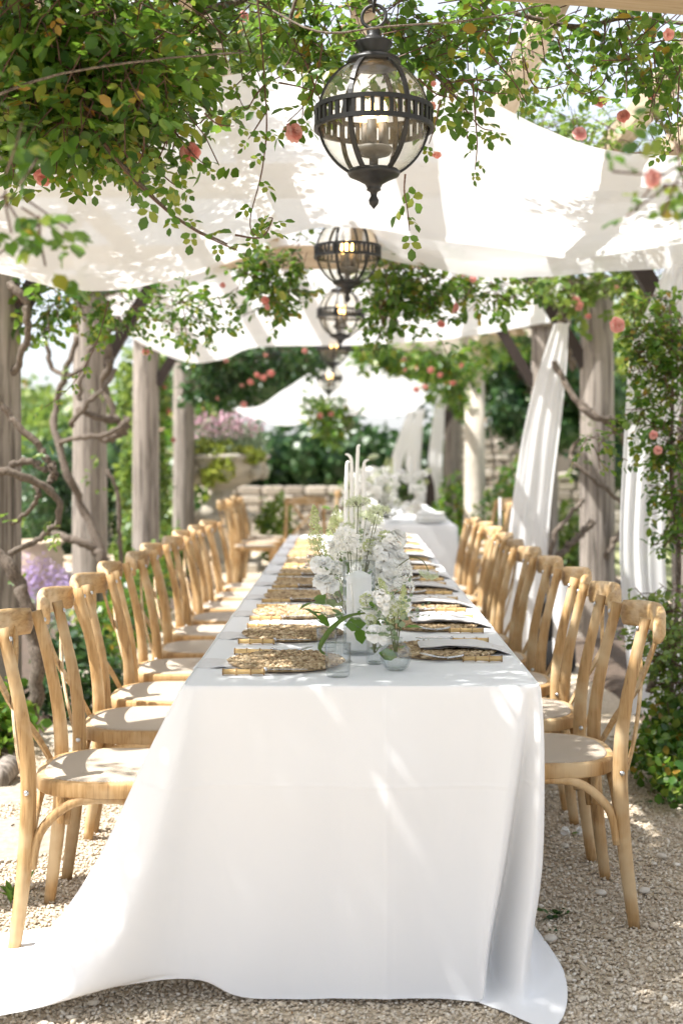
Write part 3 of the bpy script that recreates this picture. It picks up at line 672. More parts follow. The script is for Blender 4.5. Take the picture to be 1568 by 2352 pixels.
# ================================================================== TABLES AND CLOTHS
TH = .755; TX0, TX1, TY0, TY1 = -.400, .462, 3.08, 8.75
def table(label, x0, x1, y0, y1, h=TH):
    t = thing('dining_table', label, 'table', ((x0+x1)/2, (y0+y1)/2, 0), group='long dining tables'); w, l = x1-x0-.04, y1-y0-.06
    MB().box((0, 0, h-.025), (w, l, .04), bev=.006).build('tabletop', M['chair'], t, False)
    for sx in (-1, 1):
        for sy in (-1, -.33, .33, 1): MB().box((sx*(w/2-.10), sy*(l/2-.25), (h-.045)/2), (.05, .05, h-.045), bev=.005).build('leg', M['chair'], t, False)
    return t
table('long trestle table wholly covered by the near white cloth', TX0, TX1, TY0, TY1)
LV = [  # outlines of the cloth at falling heights; one list of stations each (x, y, z)
 # stations: left far, left, left, left near, fan back, fan ridge, fan front, valley, front.., pleat edge, pleat valley, pleat ridge, right near, right, right far
 [(-.400,8.75,.760),(-.400,6,.760),(-.400,4.2,.760),(-.400,3.5,.760),(-.400,3.2,.760),(-.398,3.10,.760),(-.38,3.083,.760),(-.33,3.080,.760),(-.1,3.080,.760),(.12,3.080,.760),(.32,3.080,.760),(.41,3.080,.760),(.440,3.082,.760),(.458,3.092,.760),(.462,3.13,.760),(.462,3.5,.760),(.462,4.4,.760),(.462,8.75,.760)],
 [(-.409,8.75,.748),(-.409,6,.748),(-.409,4.2,.748),(-.409,3.5,.748),(-.411,3.2,.748),(-.412,3.09,.748),(-.385,3.070,.748),(-.33,3.070,.748),(-.1,3.070,.748),(.12,3.070,.748),(.32,3.070,.748),(.41,3.070,.748),(.442,3.074,.748),(.466,3.088,.748),(.471,3.13,.748),(.471,3.5,.748),(.471,4.4,.748),(.471,8.75,.748)],
 [(-.415,8.75,.60),(-.418,6,.60),(-.418,4.2,.60),(-.425,3.5,.60),(-.455,3.24,.60),(-.492,3.10,.595),(-.42,3.035,.60),(-.33,3.058,.60),(-.1,3.058,.60),(.12,3.056,.60),(.32,3.056,.60),(.402,3.046,.60),(.430,3.095,.60),(.464,3.058,.60),(.480,3.13,.60),(.480,3.5,.60),(.478,4.4,.60),(.475,8.75,.60)],
 [(-.42,8.75,.33),(-.43,6,.33),(-.43,4.2,.33),(-.45,3.56,.33),(-.53,3.30,.33),(-.622,3.12,.325),(-.50,2.990,.33),(-.36,3.050,.33),(-.1,3.052,.33),(.12,3.048,.33),(.31,3.046,.33),(.366,3.030,.33),(.396,3.130,.33),(.446,3.030,.33),(.477,3.13,.33),(.482,3.5,.33),(.482,4.4,.33),(.48,8.75,.33)],
 [(-.425,8.75,.14),(-.44,6,.14),(-.44,4.2,.14),(-.47,3.62,.14),(-.60,3.36,.14),(-.752,3.15,.135),(-.60,2.955,.15),(-.40,3.040,.14),(-.16,3.048,.14),(.12,3.044,.15),(.30,3.040,.15),(.333,3.022,.15),(.366,3.155,.15),(.420,3.015,.14),(.452,3.13,.14),(.475,3.5,.14),(.482,4.4,.14),(.485,8.75,.14)],
 [(-.43,8.75,.05),(-.445,6,.05),(-.445,4.2,.05),(-.50,3.66,.05),(-.66,3.42,.05),(-.87,3.18,.045),(-.70,2.935,.06),(-.42,3.035,.085),(-.20,3.046,.045),(.12,3.042,.045),(.30,3.036,.040),(.323,3.020,.04),(.356,3.150,.045),(.412,3.005,.05),(.455,3.13,.05),(.472,3.5,.05),(.483,4.4,.05),(.487,8.75,.05)],
 [(-.435,8.75,.018),(-.45,6,.018),(-.45,4.2,.018),(-.53,3.70,.018),(-.74,3.48,.018),(-1.12,3.26,.022),(-.90,2.905,.024),(-.44,3.032,.074),(-.22,3.045,.022),(.12,3.041,.026),(.295,3.034,.020),(.318,3.027,.020),(.36,3.05,.020),(.425,2.985,.020),(.525,3.19,.030),(.500,3.5,.018),(.484,4.4,.018),(.489,8.75,.018)],
 [(-.437,8.75,.012),(-.452,6,.012),(-.452,4.2,.012),(-.54,3.72,.012),(-.80,3.52,.012),(-1.32,3.30,.014),(-1.12,2.86,.014),(-.45,3.030,.066),(-.23,3.044,.015),(.12,3.040,.020),(.293,3.032,.014),(.316,3.024,.012),(.36,2.985,.012),(.475,2.90,.012),(.545,3.17,.016),(.520,3.5,.012),(.486,4.4,.012),(.490,8.75,.012)]]
NST = 190
lv = [catmull([Vector(p) for p in l], NST) for l in LV]
rows = []; NV = 46
for i in range(NV):
    t_ = (i/(NV-1))**1.0*(len(LV)-1); k = min(int(t_), len(LV)-2); rows.append(None)
cl_cols = [catmull([l[j] for l in lv], NV) for j in range(NST)]
rows = []
for i in range(NV):
    row = []
    for j in range(NST):
        p = cl_cols[j][i].copy(); dn = max(0, (.75-p.z)/.75)
        if p.y < 3.4: p.y += .010*dn*nz(p.x*5, p.z*2.2, 3)+.003*dn*nz(p.x*15, p.z*5, 8)
        if p.y < 3.25 and -.35 < p.x < .33: p.y -= .13*max(0, .13-abs(p.x-.093))*min(1, dn*4)+.05*max(0, .10-abs(p.z-.525))*min(1, max(0, .33-abs(p.x))*6)
        p.x += .010*dn*nz(p.y*4, p.z*2, 5); row.append(p)
    rows.append(row)
b = MB(); b.grid(rows)
ys = [3.08+ (8.75-3.08)*k/40 for k in range(41)]
top = []
for y in ys:
    top.append([Vector((TX0+(TX1-TX0)*k/24, y, .7600+.0012*nz(k*.5, y*2.5, 3) if 0 < k < 24 and y > 3.09 else .760)) for k in range(25)])
b.grid(top); b.grid([[Vector((x, 8.75+d, z)) for x in np.linspace(TX0, TX1, 9)] for d, z in ((0, .76), (.01, .74), (.02, .4), (.03, .02))])
o = b.build('tablecloth', M['cloth']); tag(o, 'white tablecloth of the near table, its front corners pooling on the gravel', 'tablecloth', 'white tablecloths')
T2 = (-.03, .845, 9.9, 13.8)
table('second table farther back, covered by a white cloth', *T2)
b = MB(); x0, x1, y0, y1 = T2
def rect(x0, x1, y0, y1, z, n=24, w=0):
    P = []
    for (a, c) in (((x0, y0), (x1, y0)), ((x1, y0), (x1, y1)), ((x1, y1), (x0, y1)), ((x0, y1), (x0, y0))):
        for k in range(n):
            u = k/n; P.append(Vector((a[0]+(c[0]-a[0])*u+w*nz(u*9, a[0], z*2), a[1]+(c[1]-a[1])*u+w*nz(u*9, a[1], 4+z*2), z)))
    P.append(P[0].copy()); return P
b.grid([rect(x0, x1, y0, y1, .76), rect(x0-.01, x1+.01, y0-.01, y1+.01, .745), rect(x0-.02, x1+.02, y0-.02, y1+.02, .4, w=.03), rect(x0-.03, x1+.03, y0-.03, y1+.03, .02, w=.06)])
b.grid([[Vector((x, y, .76)) for x in np.linspace(x0, x1, 5)] for y in np.linspace(y0, y1, 9)])
tag(b.build('tablecloth', M['cloth']), 'white tablecloth of the second table behind the flowers', 'tablecloth', 'white tablecloths')

# ================================================================== CHAIRS
CH = {}
def chair_meshes():
    V3 = Vector
    for sx in (-1, 1):
        pts = catmull([V3((sx*.205, -.235, 0)), V3((sx*.200, -.208, .22)), V3((sx*.196, -.196, .44)), V3((sx*.192, -.212, .62)), V3((sx*.186, -.268, .865))], 22)
        b = MB(); b.tube(pts, [.0165+.005*math.sin(min(1, i/21*1.15)*PI) for i in range(22)], 12); CH['post', sx] = b.mesh('post', M['chair'])
        pts = catmull([V3((sx*.196, .185, 0)), V3((sx*.188, .172, .22)), V3((sx*.178, .158, .425))], 10)
        b = MB(); b.tube(pts, [.0155+.005*i/9 for i in range(10)], 12); CH['leg', sx] = b.mesh('leg', M['chair'])
        # bent side arch
        pts = catmull([V3((sx*.203, -.186, .235)), V3((sx*.199, -.165, .33)), V3((sx*.196, -.09, .400)), V3((sx*.193, 0, .414)), V3((sx*.190, .09, .40)), V3((sx*.187, .145, .33)), V3((sx*.189, .152, .245))], 26)
        b = MB(); b.tube(pts, .0125, 9); CH['side_arch', sx] = b.mesh('side_arch', M['chair'])
        # crossing back strips, bowed backwards
        pts = catmull([V3((sx*.135, -.322, .825)), V3((sx*.105, -.312, .76)), V3((0, -.292, .635)), V3((-sx*.115, -.250, .52)), V3((-sx*.165, -.215, .43))], 20)
        pts = [p+V3((0, -.005*sx, 0)) for p in pts]
        b = MB(); b.ribbon(pts, .028, V3((0, 1, .15)), .007); CH['cross_strip', sx] = b.mesh('cross_strip', M['crest'], False)
        b = MB(); b.lathe([(.0001, .006), (.005, .005), (.007, .002), (.0075, 0)], 10); CH['bolt'] = b.mesh('bolt', M['bolt'])
    pts = catmull([V3((.168, .163, .245)), V3((.150, .166, .33)), V3((.09, .172, .400)), V3((0, .176, .414)), V3((-.09, .172, .40)), V3((-.150, .166, .33)), V3((-.168, .163, .245))], 26)
    b = MB(); b.tube(pts, .0125, 9); CH['front_arch'] = b.mesh('front_arch', M['chair'])
    pts = catmull([V3((.178, -.196, .245)), V3((.160, -.193, .33)), V3((.09, -.190, .400)), V3((0, -.19, .414)), V3((-.09, -.19, .40)), V3((-.160, -.193, .33)), V3((-.178, -.196, .245))], 26)
    b = MB(); b.tube(pts, .0115, 8); CH['rear_arch'] = b.mesh('rear_arch', M['chair'])
    # crest rail: bent board with rounded ends
    b = MB(); m = 24; rows = []; V = []; Fc = []
    for i in range(m):
        u = i/(m-1)*2-1; x = u*.222; y = -.345+.058*(abs(u)**2.2); e = min(1, (1-abs(u))/.10); e = math.sqrt(max(.0, 1-(1-e)**2))
        h = (.088-.012*abs(u))*max(.22, e)/2; zc = .832+.010*(1-u*u); th = .0125*max(.35, e)
        for (a, c) in ((-1,-.7),(-.6,-1),(.6,-1),(1,-.75),(1,.7),(.6,1),(-.6,1),(-1,.7)):
            V.append(V3((x, y+a*th, zc+c*h)))
    for i in range(m-1):
        for k in range(8): j = (k+1) % 8; Fc.append((i*8+k, i*8+j, i*8+8+j, i*8+8+k))
    Fc.append(tuple(range(7, -1, -1))); Fc.append(tuple(range((m-1)*8, m*8)))
    b.add(V, Fc); CH['crest_rail'] = b.mesh('crest_rail', M['crest'])
    # seat: rounded frame and woven pad
    def outline(s, n=48):
        P = []
        for k in range(n):
            t = 2*PI*k/n; c, q = math.cos(t), math.sin(t); e = 2.8
            r = (abs(c)**e+abs(q)**e)**(-1/e); w = .208*(1+.05*q); P.append((c*r*w*s, q*r*.205*s-.005))
        return P
    o = outline(1); b = MB(); n = len(o)
    V = []; Fc = []
    for z, s in ((.418, .985), (.422, 1.0), (.452, 1.0), (.458, .985), (.458, .80), (.418, .80)):
        V += [(x*s, y*s, z) for x, y in o]
    for l in range(6):
        for k in range(n): j = (k+1) % n; Fc.append((l*n+k, l*n+j, ((l+1) % 6)*n+j, ((l+1) % 6)*n+k))
    b.add(V, Fc); CH['seat_frame'] = b.mesh('seat_frame', M['chair'])
    b = MB(); V = []; Fc = []; L_ = ((.455, .90), (.460, .897), (.4625, .85), (.464, .55), (.464, .2))
    for z, s in L_: V += [(x*s, y*s, z) for x, y in o]
    for l in range(len(L_)-1):
        for k in range(n): j = (k+1) % n; Fc.append((l*n+k, l*n+j, (l+1)*n+j, (l+1)*n+k))
    Fc.append(tuple(range((len(L_)-1)*n, len(L_)*n))); Fc.append(tuple(range(n-1, -1, -1)))
    b.add(V, Fc); CH['seat_pad'] = b.mesh('seat_pad', M['seat'])
    b = MB()
    for sx in (-1, 1): pass
chair_meshes()
def chair(label, loc, rotz, group, detail=True):
    t = thing('cross_back_chair', label, 'chair', loc, rotz, group)
    for sx in (-1, 1):
        p = link('post', CH['post', sx], t); link('leg', CH['leg', sx], t)
        link('cross_strip', CH['cross_strip', sx], t)
        if detail:
            link('side_arch', CH['side_arch', sx], t)
            link('bolt', CH['bolt'], p, (sx*.192, -.246, .838), (PI/2*-1+.2, 0, 0)).rotation_euler = Vector((0, 1, .2)).to_track_quat('Z', 'Y').to_euler()
            link('bolt', CH['bolt'], p, (sx*.217, -.197, .437)).rotation_euler = Vector((sx, 0, 0)).to_track_quat('Z', 'Y').to_euler()
    if detail: link('front_arch', CH['front_arch'], t); link('rear_arch', CH['rear_arch'], t)
    link('crest_rail', CH['crest_rail'], t); link('seat_frame', CH['seat_frame'], t); link('seat_pad', CH['seat_pad'], t)
    return t
ORD = ['first', 'second', 'third', 'fourth', 'fifth', 'sixth', 'seventh', 'eighth', 'ninth', 'tenth', 'eleventh']
LY = [3.53, 4.15, 4.62, 5.16, 5.68, 6.20, 6.72, 7.24, 7.76, 8.28]
RY = [3.735, 4.32, 4.88, 5.41, 5.96, 6.50, 7.05, 7.60, 8.15, 8.70]
for i, y in enumerate(LY):
    lab = 'wooden cross-back chair nearest the camera in the left row' if i == 0 else 'wooden cross-back chair, %s from the front in the left row' % ORD[i]
    chair(lab, (-.648+.035*nz(i*3.1, 1)-.0*i+(.03 if i > 7 else 0), y, 0), -PI/2+R(random.uniform(-5, 5)+(-4 if i == 0 else 0)), 'chairs along the left side of the near table')
for i, y in enumerate(RY):
    lab = 'wooden cross-back chair nearest the camera in the right row' if i == 0 else 'wooden cross-back chair, %s from the front in the right row' % ORD[i]
    chair(lab, (.565+.035*nz(i*3.1, 7), y, 0), PI/2+R(random.uniform(-5, 5)+(3 if i == 0 else 0)), 'chairs along the right side of the near table')
for (x, y, rz, lab) in ((-.44, 12.6, PI, 'lone wooden chair facing the camera beyond the far end of the table'),
                        (-.88, 11.9, -PI/2, 'first of three blurred wooden chairs left of the second table'), (-.87, 12.5, -PI/2, 'second of three blurred wooden chairs left of the second table'), (-.86, 13.1, -PI/2, 'third of three blurred wooden chairs left of the second table'),
                        (1.12, 10.6, PI/2, 'blurred wooden chair nearest at the second table right side'), (1.14, 11.4, PI/2+.2, 'blurred wooden chair with pale cloth, second at the second table right side'),
                        (1.30, 12.3, PI/2+.4, 'blurred wooden chair farthest at the second table right side'),
                        (.05, 15.0, PI, 'blurred wooden chair back against the low stone wall')):
    chair(lab, (x, y, 0), rz, 'chairs round the second table', False)
b = MB(); b.grid([[Vector((1.36+.02*nz(u*4), 11.3+.12*u, .93-v*.45+.02*nz(v*5))) for u in np.linspace(0, 1, 6)] for v in np.linspace(0, 1, 8)])
tag(b.build('napkin_cloth', M['cloth']), 'pale cloth hung over a blurred chair back at the second table', 'cloth')

# ================================================================== PLACE SETTINGS
def mat_mesh():
    oct_v = np.array([(-.5,0,0),(0,-.5,0),(0,0,.5),(0,.5,0),(0,0,-.5),(.5,0,0)]); oct_t = np.array([(0,1,2),(0,2,3),(0,3,4),(0,4,1),(5,2,1),(5,3,2),(5,4,3),(5,1,4)])
    Vs = []; k = 0; rr = .008
    while rr < .150:
        nst = max(5, int(2*PI*rr/.0165))
        for row in (0, 1):
            r_ = rr+(.005 if row else -.004)
            for i in range(nst):
                a = 2*PI*(i+.5*row)/nst+random.uniform(-.1, .1)/max(1, nst/20); sl = (.62 if row else -.62)+random.uniform(-.12, .12)
                L, W, Hh = .031*random.uniform(.9, 1.1), .0118*random.uniform(.85, 1.15), .0115
                d = np.array((math.cos(a+PI/2+sl), math.sin(a+PI/2+sl), random.uniform(-.06, .12))); w = np.array((-d[1], d[0], 0)); u = np.array((0, 0, 1.))
                c = np.array((r_*math.cos(a), r_*math.sin(a), .0075+random.uniform(-.001, .0018)))
                Vs.append(c+oct_v[:, :1]*L*d+oct_v[:, 1:2]*W*w+oct_v[:, 2:]*Hh*u)
        rr += .0172
    V = np.concatenate(Vs); Q = ((np.arange(len(Vs))*6)[:, None, None]+oct_t[None]).reshape(-1, 3)
    return np_mesh('placemat', V, Q, M['straw'], True)
MAT = mat_mesh()
disk = MB().lathe([(.146, 0.0005), (.148, .004), (.0001, .005)], 40).mesh('mat_core', M['straw'])
def handle_mesh():
    prof = []
    for k in range(25):
        u = k/24*.108; node = min(abs(u-q) for q in (0, .036, .073, .108)); prof.append((.0066+.0024*math.exp(-(node/.003)**2)+.0006*math.sin(u*60), u))
    b = MB(); b.lathe([(.0005, -.001)]+prof+[(.0005, .109)], 12); b.v = [(x, y, z) for (z, y, x) in [(v[0], v[1], v[2]) for v in b.v]]
    return b.mesh('handle', M['bamboo'])
HANDLE = handle_mesh()
M['node'] = plain('bamboo_node', (.20, .095, .03), .4)
b = MB()
for q in (.002, .036, .073, .106): b.tube([Vector((q, .0088*math.cos(a), .0088*math.sin(a))) for a in np.linspace(0, 2*PI, 13)], .0011, 5, False)
NODES = b.mesh('nodes', M['node'])
def blade_mesh():
    b = MB(); pts = [Vector((x, 0, .006)) for x in (.105, .125, .14, .17, .20, .218)]
    b.ribbon(pts, [.004, .006, .013, .014, .012, .003], Vector((0, .25, 1)), .0012); b.lathe([(.005, 0), (.005, .008)], 10); 
    n = 20; b.v[-n:] = [(z+.106, y, x+.006) for (x, y, z) in b.v[-n:]]; return b.mesh('blade', M['steel'])
def tines_mesh():
    b = MB(); z = lambda u: .006+.010*math.sin(u*PI)*(-.2)+.018*max(0, u-.45)**1.5
    b.tube([Vector((.105+.045*u, 0, .008-.006*u)) for u in np.linspace(0, 1, 6)], [.0045, .003, .0025, .0025, .003, .004], 8)
    b.ribbon([Vector((.148+.012*k, 0, .003+.001*k)) for k in range(4)], [.006, .018, .023, .022], Vector((0, 0, 1)), .0018)
    for q in (-.0085, -.0028, .0028, .0085): b.tube([Vector((.183+.010*k, q, .006+.0022*k)) for k in range(5)], [.0018, .0017, .0016, .0013, .0007], 5)
    return b.mesh('tines', M['steel'])
BLADE, TINES = blade_mesh(), tines_mesh()
def napkin_mesh(kind):
    b = MB(); rows = []; n = 26; T = []; B = []
    W = .135
    def prof(u):   # u 0..1 from the middle of the table outwards; gives x offset and z
        x = -.085+u*.255
        if kind == 'flat': return (-.02+u*.175, .003)
        z = .0185+.006*math.sin(min(1, u/.75)*PI)
        if x > .115: z = .016-((x-.115)/.055)**1.3*.015
        return x, max(.003, z)
    for s_, off in ((1, .0), (-1, -.0026)):
        for i in range(n):
            u = i/(n-1); x, z = prof(u); row = []
            for k in range(11):
                v = k/10-.5; row.append(Vector((x+.006*nz(v*3, 2)*(1-u), v*W*(1+.12*u*(kind != 'flat')), z+off+(.004*nz(u*4, v*4, 5)+.006*max(0, -v)*(kind != 'flat') if s_ > 0 or True else 0))))
            (T if s_ > 0 else B).append(row)
    b.grid(T); b.grid([r[::-1] for r in B])
    def skirt(a, c): b.grid([a, c])
    skirt([r[0] for r in B], [r[0] for r in T]); skirt([r[-1] for r in T], [r[-1] for r in B]); skirt(T[0], B[0]); skirt(B[-1], T[-1])
    # second fold layer
    b2 = [[p+Vector((.012, .006, -.0055 if kind != 'flat' else -.002)) for p in r] for r in B]; b.grid(b2)
    return b.mesh('napkin', M['napkin'])
NAPF, NAPD = napkin_mesh('flat'), napkin_mesh('draped')
def setting(i, side, y):
    word = 'left' if side < 0 else 'right'; pos = 'nearest the camera' if i == 0 else '%s from the front' % ORD[i]
    z = .7615; xc = -.172 if side < 0 else .268
    y += random.uniform(-.012, .012); xc += random.uniform(-.008, .008)
    m = link('placemat', MAT, None, (xc, y, z+(.003 if side < 0 else 0)), (0, 0, random.uniform(0, 6)))
    tag(m, 'round woven straw placemat, %s on the table %s side' % (pos, word), 'placemat', 'straw placemats'); link('mat_core', disk, m)
    nk = link('napkin', NAPF if side < 0 else NAPD, None, (xc+side*(.115 if side < 0 else .022), y+(.0 if side < 0 else .015), z), (0, 0, (PI if side < 0 else 0)+R(random.uniform(-4, 4))))
    if side < 0: nk.location.x = -.243
    tag(nk, ('grey linen napkin lying flat under the placemat, %s on the left side' if side < 0 else 'grey linen napkin folded over the placemat, %s on the right side') % pos, 'napkin', 'grey linen napkins')
    for kind, dy in (('knife', side*.168), ('fork', -side*.168)):
        t = thing(kind, 'bamboo-handled %s beside the placemat, %s on the table %s side' % (kind, pos, word), kind, (xc+side*.155, y+dy, z+.008), 0, 'bamboo-handled cutlery')
        t.rotation_euler = (0, 0, (0 if side < 0 else PI)+R(random.uniform(-4, 4)))
        link('nodes', NODES, link('handle', HANDLE, t))['kind'] = 'stuff'; link('blade' if kind == 'knife' else 'tines', BLADE if kind == 'knife' else TINES, t)
for i in range(10): setting(i, -1, 3.41+.515*i)
for i in range(10): setting(i, 1, 3.615+.535*i)

# ================================================================== GLASS, VASES AND CANDLES ON THE TABLE
def shell(prof, th=.0022):
    """closed wall from an outer profile, open at the top"""
    return [(max(.0001, r-th), z+(th*2 if k == 0 else 0)) for k, (r, z) in enumerate(prof)][::-1]
def tumbler(x, y, r, h, label, wat=0):
    t = thing('tumbler', label, 'glass', (x, y, .761), 0, 'glasses on the near table')
    out = [(.0001, 0), (r*.80, 0), (r*.9, .004), (r*.96, h*.4), (r, h)]
    b = MB(); b.lathe(out, 32); b.lathe([(.0001, .011), (r*.84, .012), (r*.92, h*.4), (r-.0018, h)], 32); b.build('bowl', M['glass'], t)
    rim = [Vector((r*math.cos(a), r*math.sin(a), h)) for a in np.linspace(0, 2*PI, 33)]; MB().tube(rim, .0009, 5, False).build('rim', M['glass'], t); return t
def wineglass(x, y, label, h=.215, r=.039, wat=0):
    t = thing('wine_glass', label, 'glass', (x, y, .761), 0, 'glasses on the near table')
    b = MB(); b.lathe([(.0001, .002), (.034, .002), (.034, .0035), (.012, .006), (.0045, .012), (.0038, .045), (.0045, h*.42)], 28); b.build('stem', M['glass'], t)
    bowl = [(.0045, h*.42), (.018, h*.44), (.032, h*.52), (r, h*.64), (r*.98, h*.8), (r*.86, h)]
    b = MB(); b.lathe(bowl, 32); b.f = [f for f in b.f if len(f) == 4]; b.build('bowl', M['glass'], t); return t
tumbler(-.027, 3.215, .0335, .084, 'clear tumbler nearest the camera on the table')
wineglass(-.024, 3.43, 'clear wine glass standing behind the nearest tumbler')
tumbler(-.062, 3.62, .030, .066, 'short clear tumbler left of the candle cylinder'); tumbler(-.058, 3.98, .029, .066, 'short clear tumbler by the second left placemat')
wineglass(.105, 3.80, 'clear wine glass right behind the candle cylinder'); wineglass(-.030, 3.95, 'clear wine glass behind the candle cylinder on its left')
tumbler(-.07, 4.45, .029, .066, 'short clear tumbler by the third left placemat')
wineglass(.10, 4.5, 'clear wine glass in the flowers by the third right placemat')
for i, (x, y, w) in enumerate(((-.055, 5.0, 'fourth left'), (-.06, 5.5, 'fifth left'), (-.055, 6.0, 'sixth left'), (.125, 4.2, 'second right'), (.13, 5.25, 'fourth right'), (.13, 5.8, 'fifth right'))):
    (wineglass if i % 2 else lambda a, c, l: tumbler(a, c, .029, .07, l))(x, y, 'clear %s by the %s placemat, among the flowers' % ('wine glass' if i % 2 else 'tumbler', w))
def hurricane(x, y, r, h, label, ch):
    t = thing('glass_cylinder', label, 'vase', (x, y, .761)); b = MB(); b.lathe([(.0001, 0), (r*.97, 0), (r, .004), (r, h)], 36); b.lathe([(.0001, .012), (r-.003, .013), (r-.003, h)], 36); b.build('wall', M['glass'], t)
    rim = [Vector((r*math.cos(a), r*math.sin(a), h)) for a in np.linspace(0, 2*PI, 37)]; MB().tube(rim, .0016, 6, False).build('rim', M['glass'], t)
    c = thing('pillar_candle', 'thick white pillar candle inside the '+label, 'candle', (x, y, .774)); b = MB(); b.lathe([(.035, 0), (.0355, .004), (.0355, ch-.012), (.034, ch-.006), (.012, ch+.005), (.0001, ch+.008)], 32); b.build('wax', M['wax'], c); b = MB(); b.tube([(0, 0, ch+.006), (.001, 0, ch+.016)], .0012, 5); b.build('wick', M['bark'], c)
hurricane(.030, 3.58, .0465, .262, 'tall glass cylinder at the front of the flowers', .215)
hurricane(.06, 5.1, .045, .20, 'shorter glass cylinder among the flowers farther down', .13)
def ribvase(x, y, prof, n, label, wl):
    t = thing('bud_vase', label, 'vase', (x, y, .761), 0, 'ribbed glass bud vases'); wob = lambda a, z: 1+.028*math.cos(n*a)
    b = MB(); b.lathe([(.0001, 0)]+prof, n*6, wob=wob); b.build('glass', M['vase'], t)
    ip = [(max(.001, r-.003), max(z, .006)) for r, z in prof]; b = MB(); b.lathe([(.0001, .006)]+ip, 36); b.build('inner_wall', M['vase'], t)
    wp = [(r-.0005, z) for r, z in ip if z < wl]; b = MB(); b.lathe([(.0001, .007)]+wp+[(.0001, wp[-1][1])], 28); b.build('water', M['water'], t)
    return t
ribvase(.124, 3.31, [(.020, 0), (.031, .008), (.0385, .026), (.040, .040), (.0365, .056), (.026, .068), (.0155, .075), (.0145, .079), (.0185, .085)], 18, 'round ribbed glass bud vase at the front of the flowers', .055)
ribvase(.070, 3.405, [(.018, 0), (.0215, .004), (.0215, .072), (.019, .080), (.012, .088), (.011, .100), (.014, .104)], 14, 'slim ribbed bottle vase behind the round bud vase', .055)
ribvase(.02, 3.80, [(.026, 0), (.031, .01), (.031, .09), (.022, .10), (.018, .12), (.022, .126)], 16, 'ribbed glass vase hidden in the flowers', .07)
ribvase(.00, 4.7, [(.026, 0), (.035, .01), (.035, .09), (.022, .10), (.018, .12), (.022, .126)], 16, 'ribbed glass vase among flowers by the third place', .07)
ribvase(.05, 5.7, [(.026, 0), (.035, .01), (.035, .09), (.022, .10), (.018, .12), (.022, .126)], 16, 'ribbed glass vase among flowers midway down the table', .07)
ribvase(.03, 6.9, [(.026, 0), (.035, .01), (.035, .09), (.022, .10), (.018, .12), (.022, .126)], 16, 'ribbed glass vase farthest down the near table', .07)
for i, (x, ytop, Y, bend, lab) in enumerate(((795, 1060, 4.55, .012, 'white taper candle, leftmost of the four tall tapers'), (806, 1044, 4.75, -.022, 'white taper candle with hooked tip, second of the four tapers'),
                                (820, 1022, 4.65, .012, 'tallest white taper candle in the middle of the table'), (834, 1057, 4.85, .022, 'white taper candle with tip bent right'),
                                (908, 1046, 10.4, .0, 'far white taper candle on the second table, left one'), (941, 1048, 10.5, .0, 'far white taper candle on the second table, right one'))):
    p = at(x, ytop, Y); t = thing('taper_candle', lab, 'candle', (p.x, Y, .761), 0, 'tall white taper candles'); h = p.z-.761; hb = h*.42
    b = MB(); b.lathe([(.035, 0), (.036, .004), (.012, .012), (.006, .03), (.006, hb-.03), (.013, hb-.01), (.013, hb+.012), (.008, hb+.012)], 18); b.build('candlestick', M['glass'], t)
    k = 1.0 if Y < 8 else 1.8
    pts = catmull([Vector((0, 0, hb)), Vector((.004*(i % 2-.5), 0, hb+(h-hb)*.5)), Vector((.002, 0, hb+(h-hb)*.9)), Vector((bend*.35, 0, h-.004)), Vector((bend, 0, h-.003+.004*(i % 2)))], 20)
    b = MB(); b.tube(pts, [k*(.0076-.003*(j/19)**1.5)*(1 if j < 17 else (.75 if j < 19 else .35)) for j in range(20)], 10); b.build('wax', M['wax'], t)

# ================================================================== FLOWERS
def ball_mesh(name, mat, n, leaf, rad, flat=1.0, top=False, wid=1.0):
    u = rand_unit(n)
    if top: u[:, 2] = np.abs(u[:, 2])*.9-.05
    P = u*np.array((rad, rad, rad*flat))*rng.uniform(.72, 1, size=(n, 1)); D = u+rand_unit(n)*.6; N = rand_unit(n)
    return leaf_mesh(name, P, D, N, leaf*rng.uniform(.7, 1.2, n), M[mat], True, wid)
BL = {}
BL['ruffle'] = [blossom_mesh('blossom', .030, M['petal'], 5, 8, .5, .6) for _ in range(3)]
BL['open'] = [blossom_mesh('blossom', .026, M['petal'], 3, 6, .2, .35) for _ in range(2)]
BL['stock'] = []
for _ in range(2):
    b = MB()
    for k in range(13):
        a = k*2.4; h = k*.0062; r_ = .019*(1-.4*k/13)
        src = BL['open'][k % 2]; mt = Matrix.Translation((r_*math.cos(a), r_*math.sin(a), h-.03)) @ Euler((random.gauss(0, .3)+.7*math.sin(-a), .7*math.cos(a), 0)).to_matrix().to_4x4() @ Matrix.Scale(.52, 4)
        b.add([mt @ v.co for v in src.vertices], [tuple(p.vertices) for p in src.polygons])
    BL['stock'].append(b.mesh('blossom', M['petal']))
BL['dahlia'] = [ball_mesh('blossom', 'petal', 420, .013, .030, .8, wid=1.1)]
BL['cluster'] = [ball_mesh('blossom', 'petal', 260, .008, .034, .55, True, 1.3) for _ in range(2)]
BL['green'] = [ball_mesh('blossom', 'petalgreen', 240, .0065, .022, 1.0, False, 1.3) for _ in range(2)]
BL['thistle'] = [ball_mesh('blossom', 'lace', 420, .010, .022, .95, False, .5)]
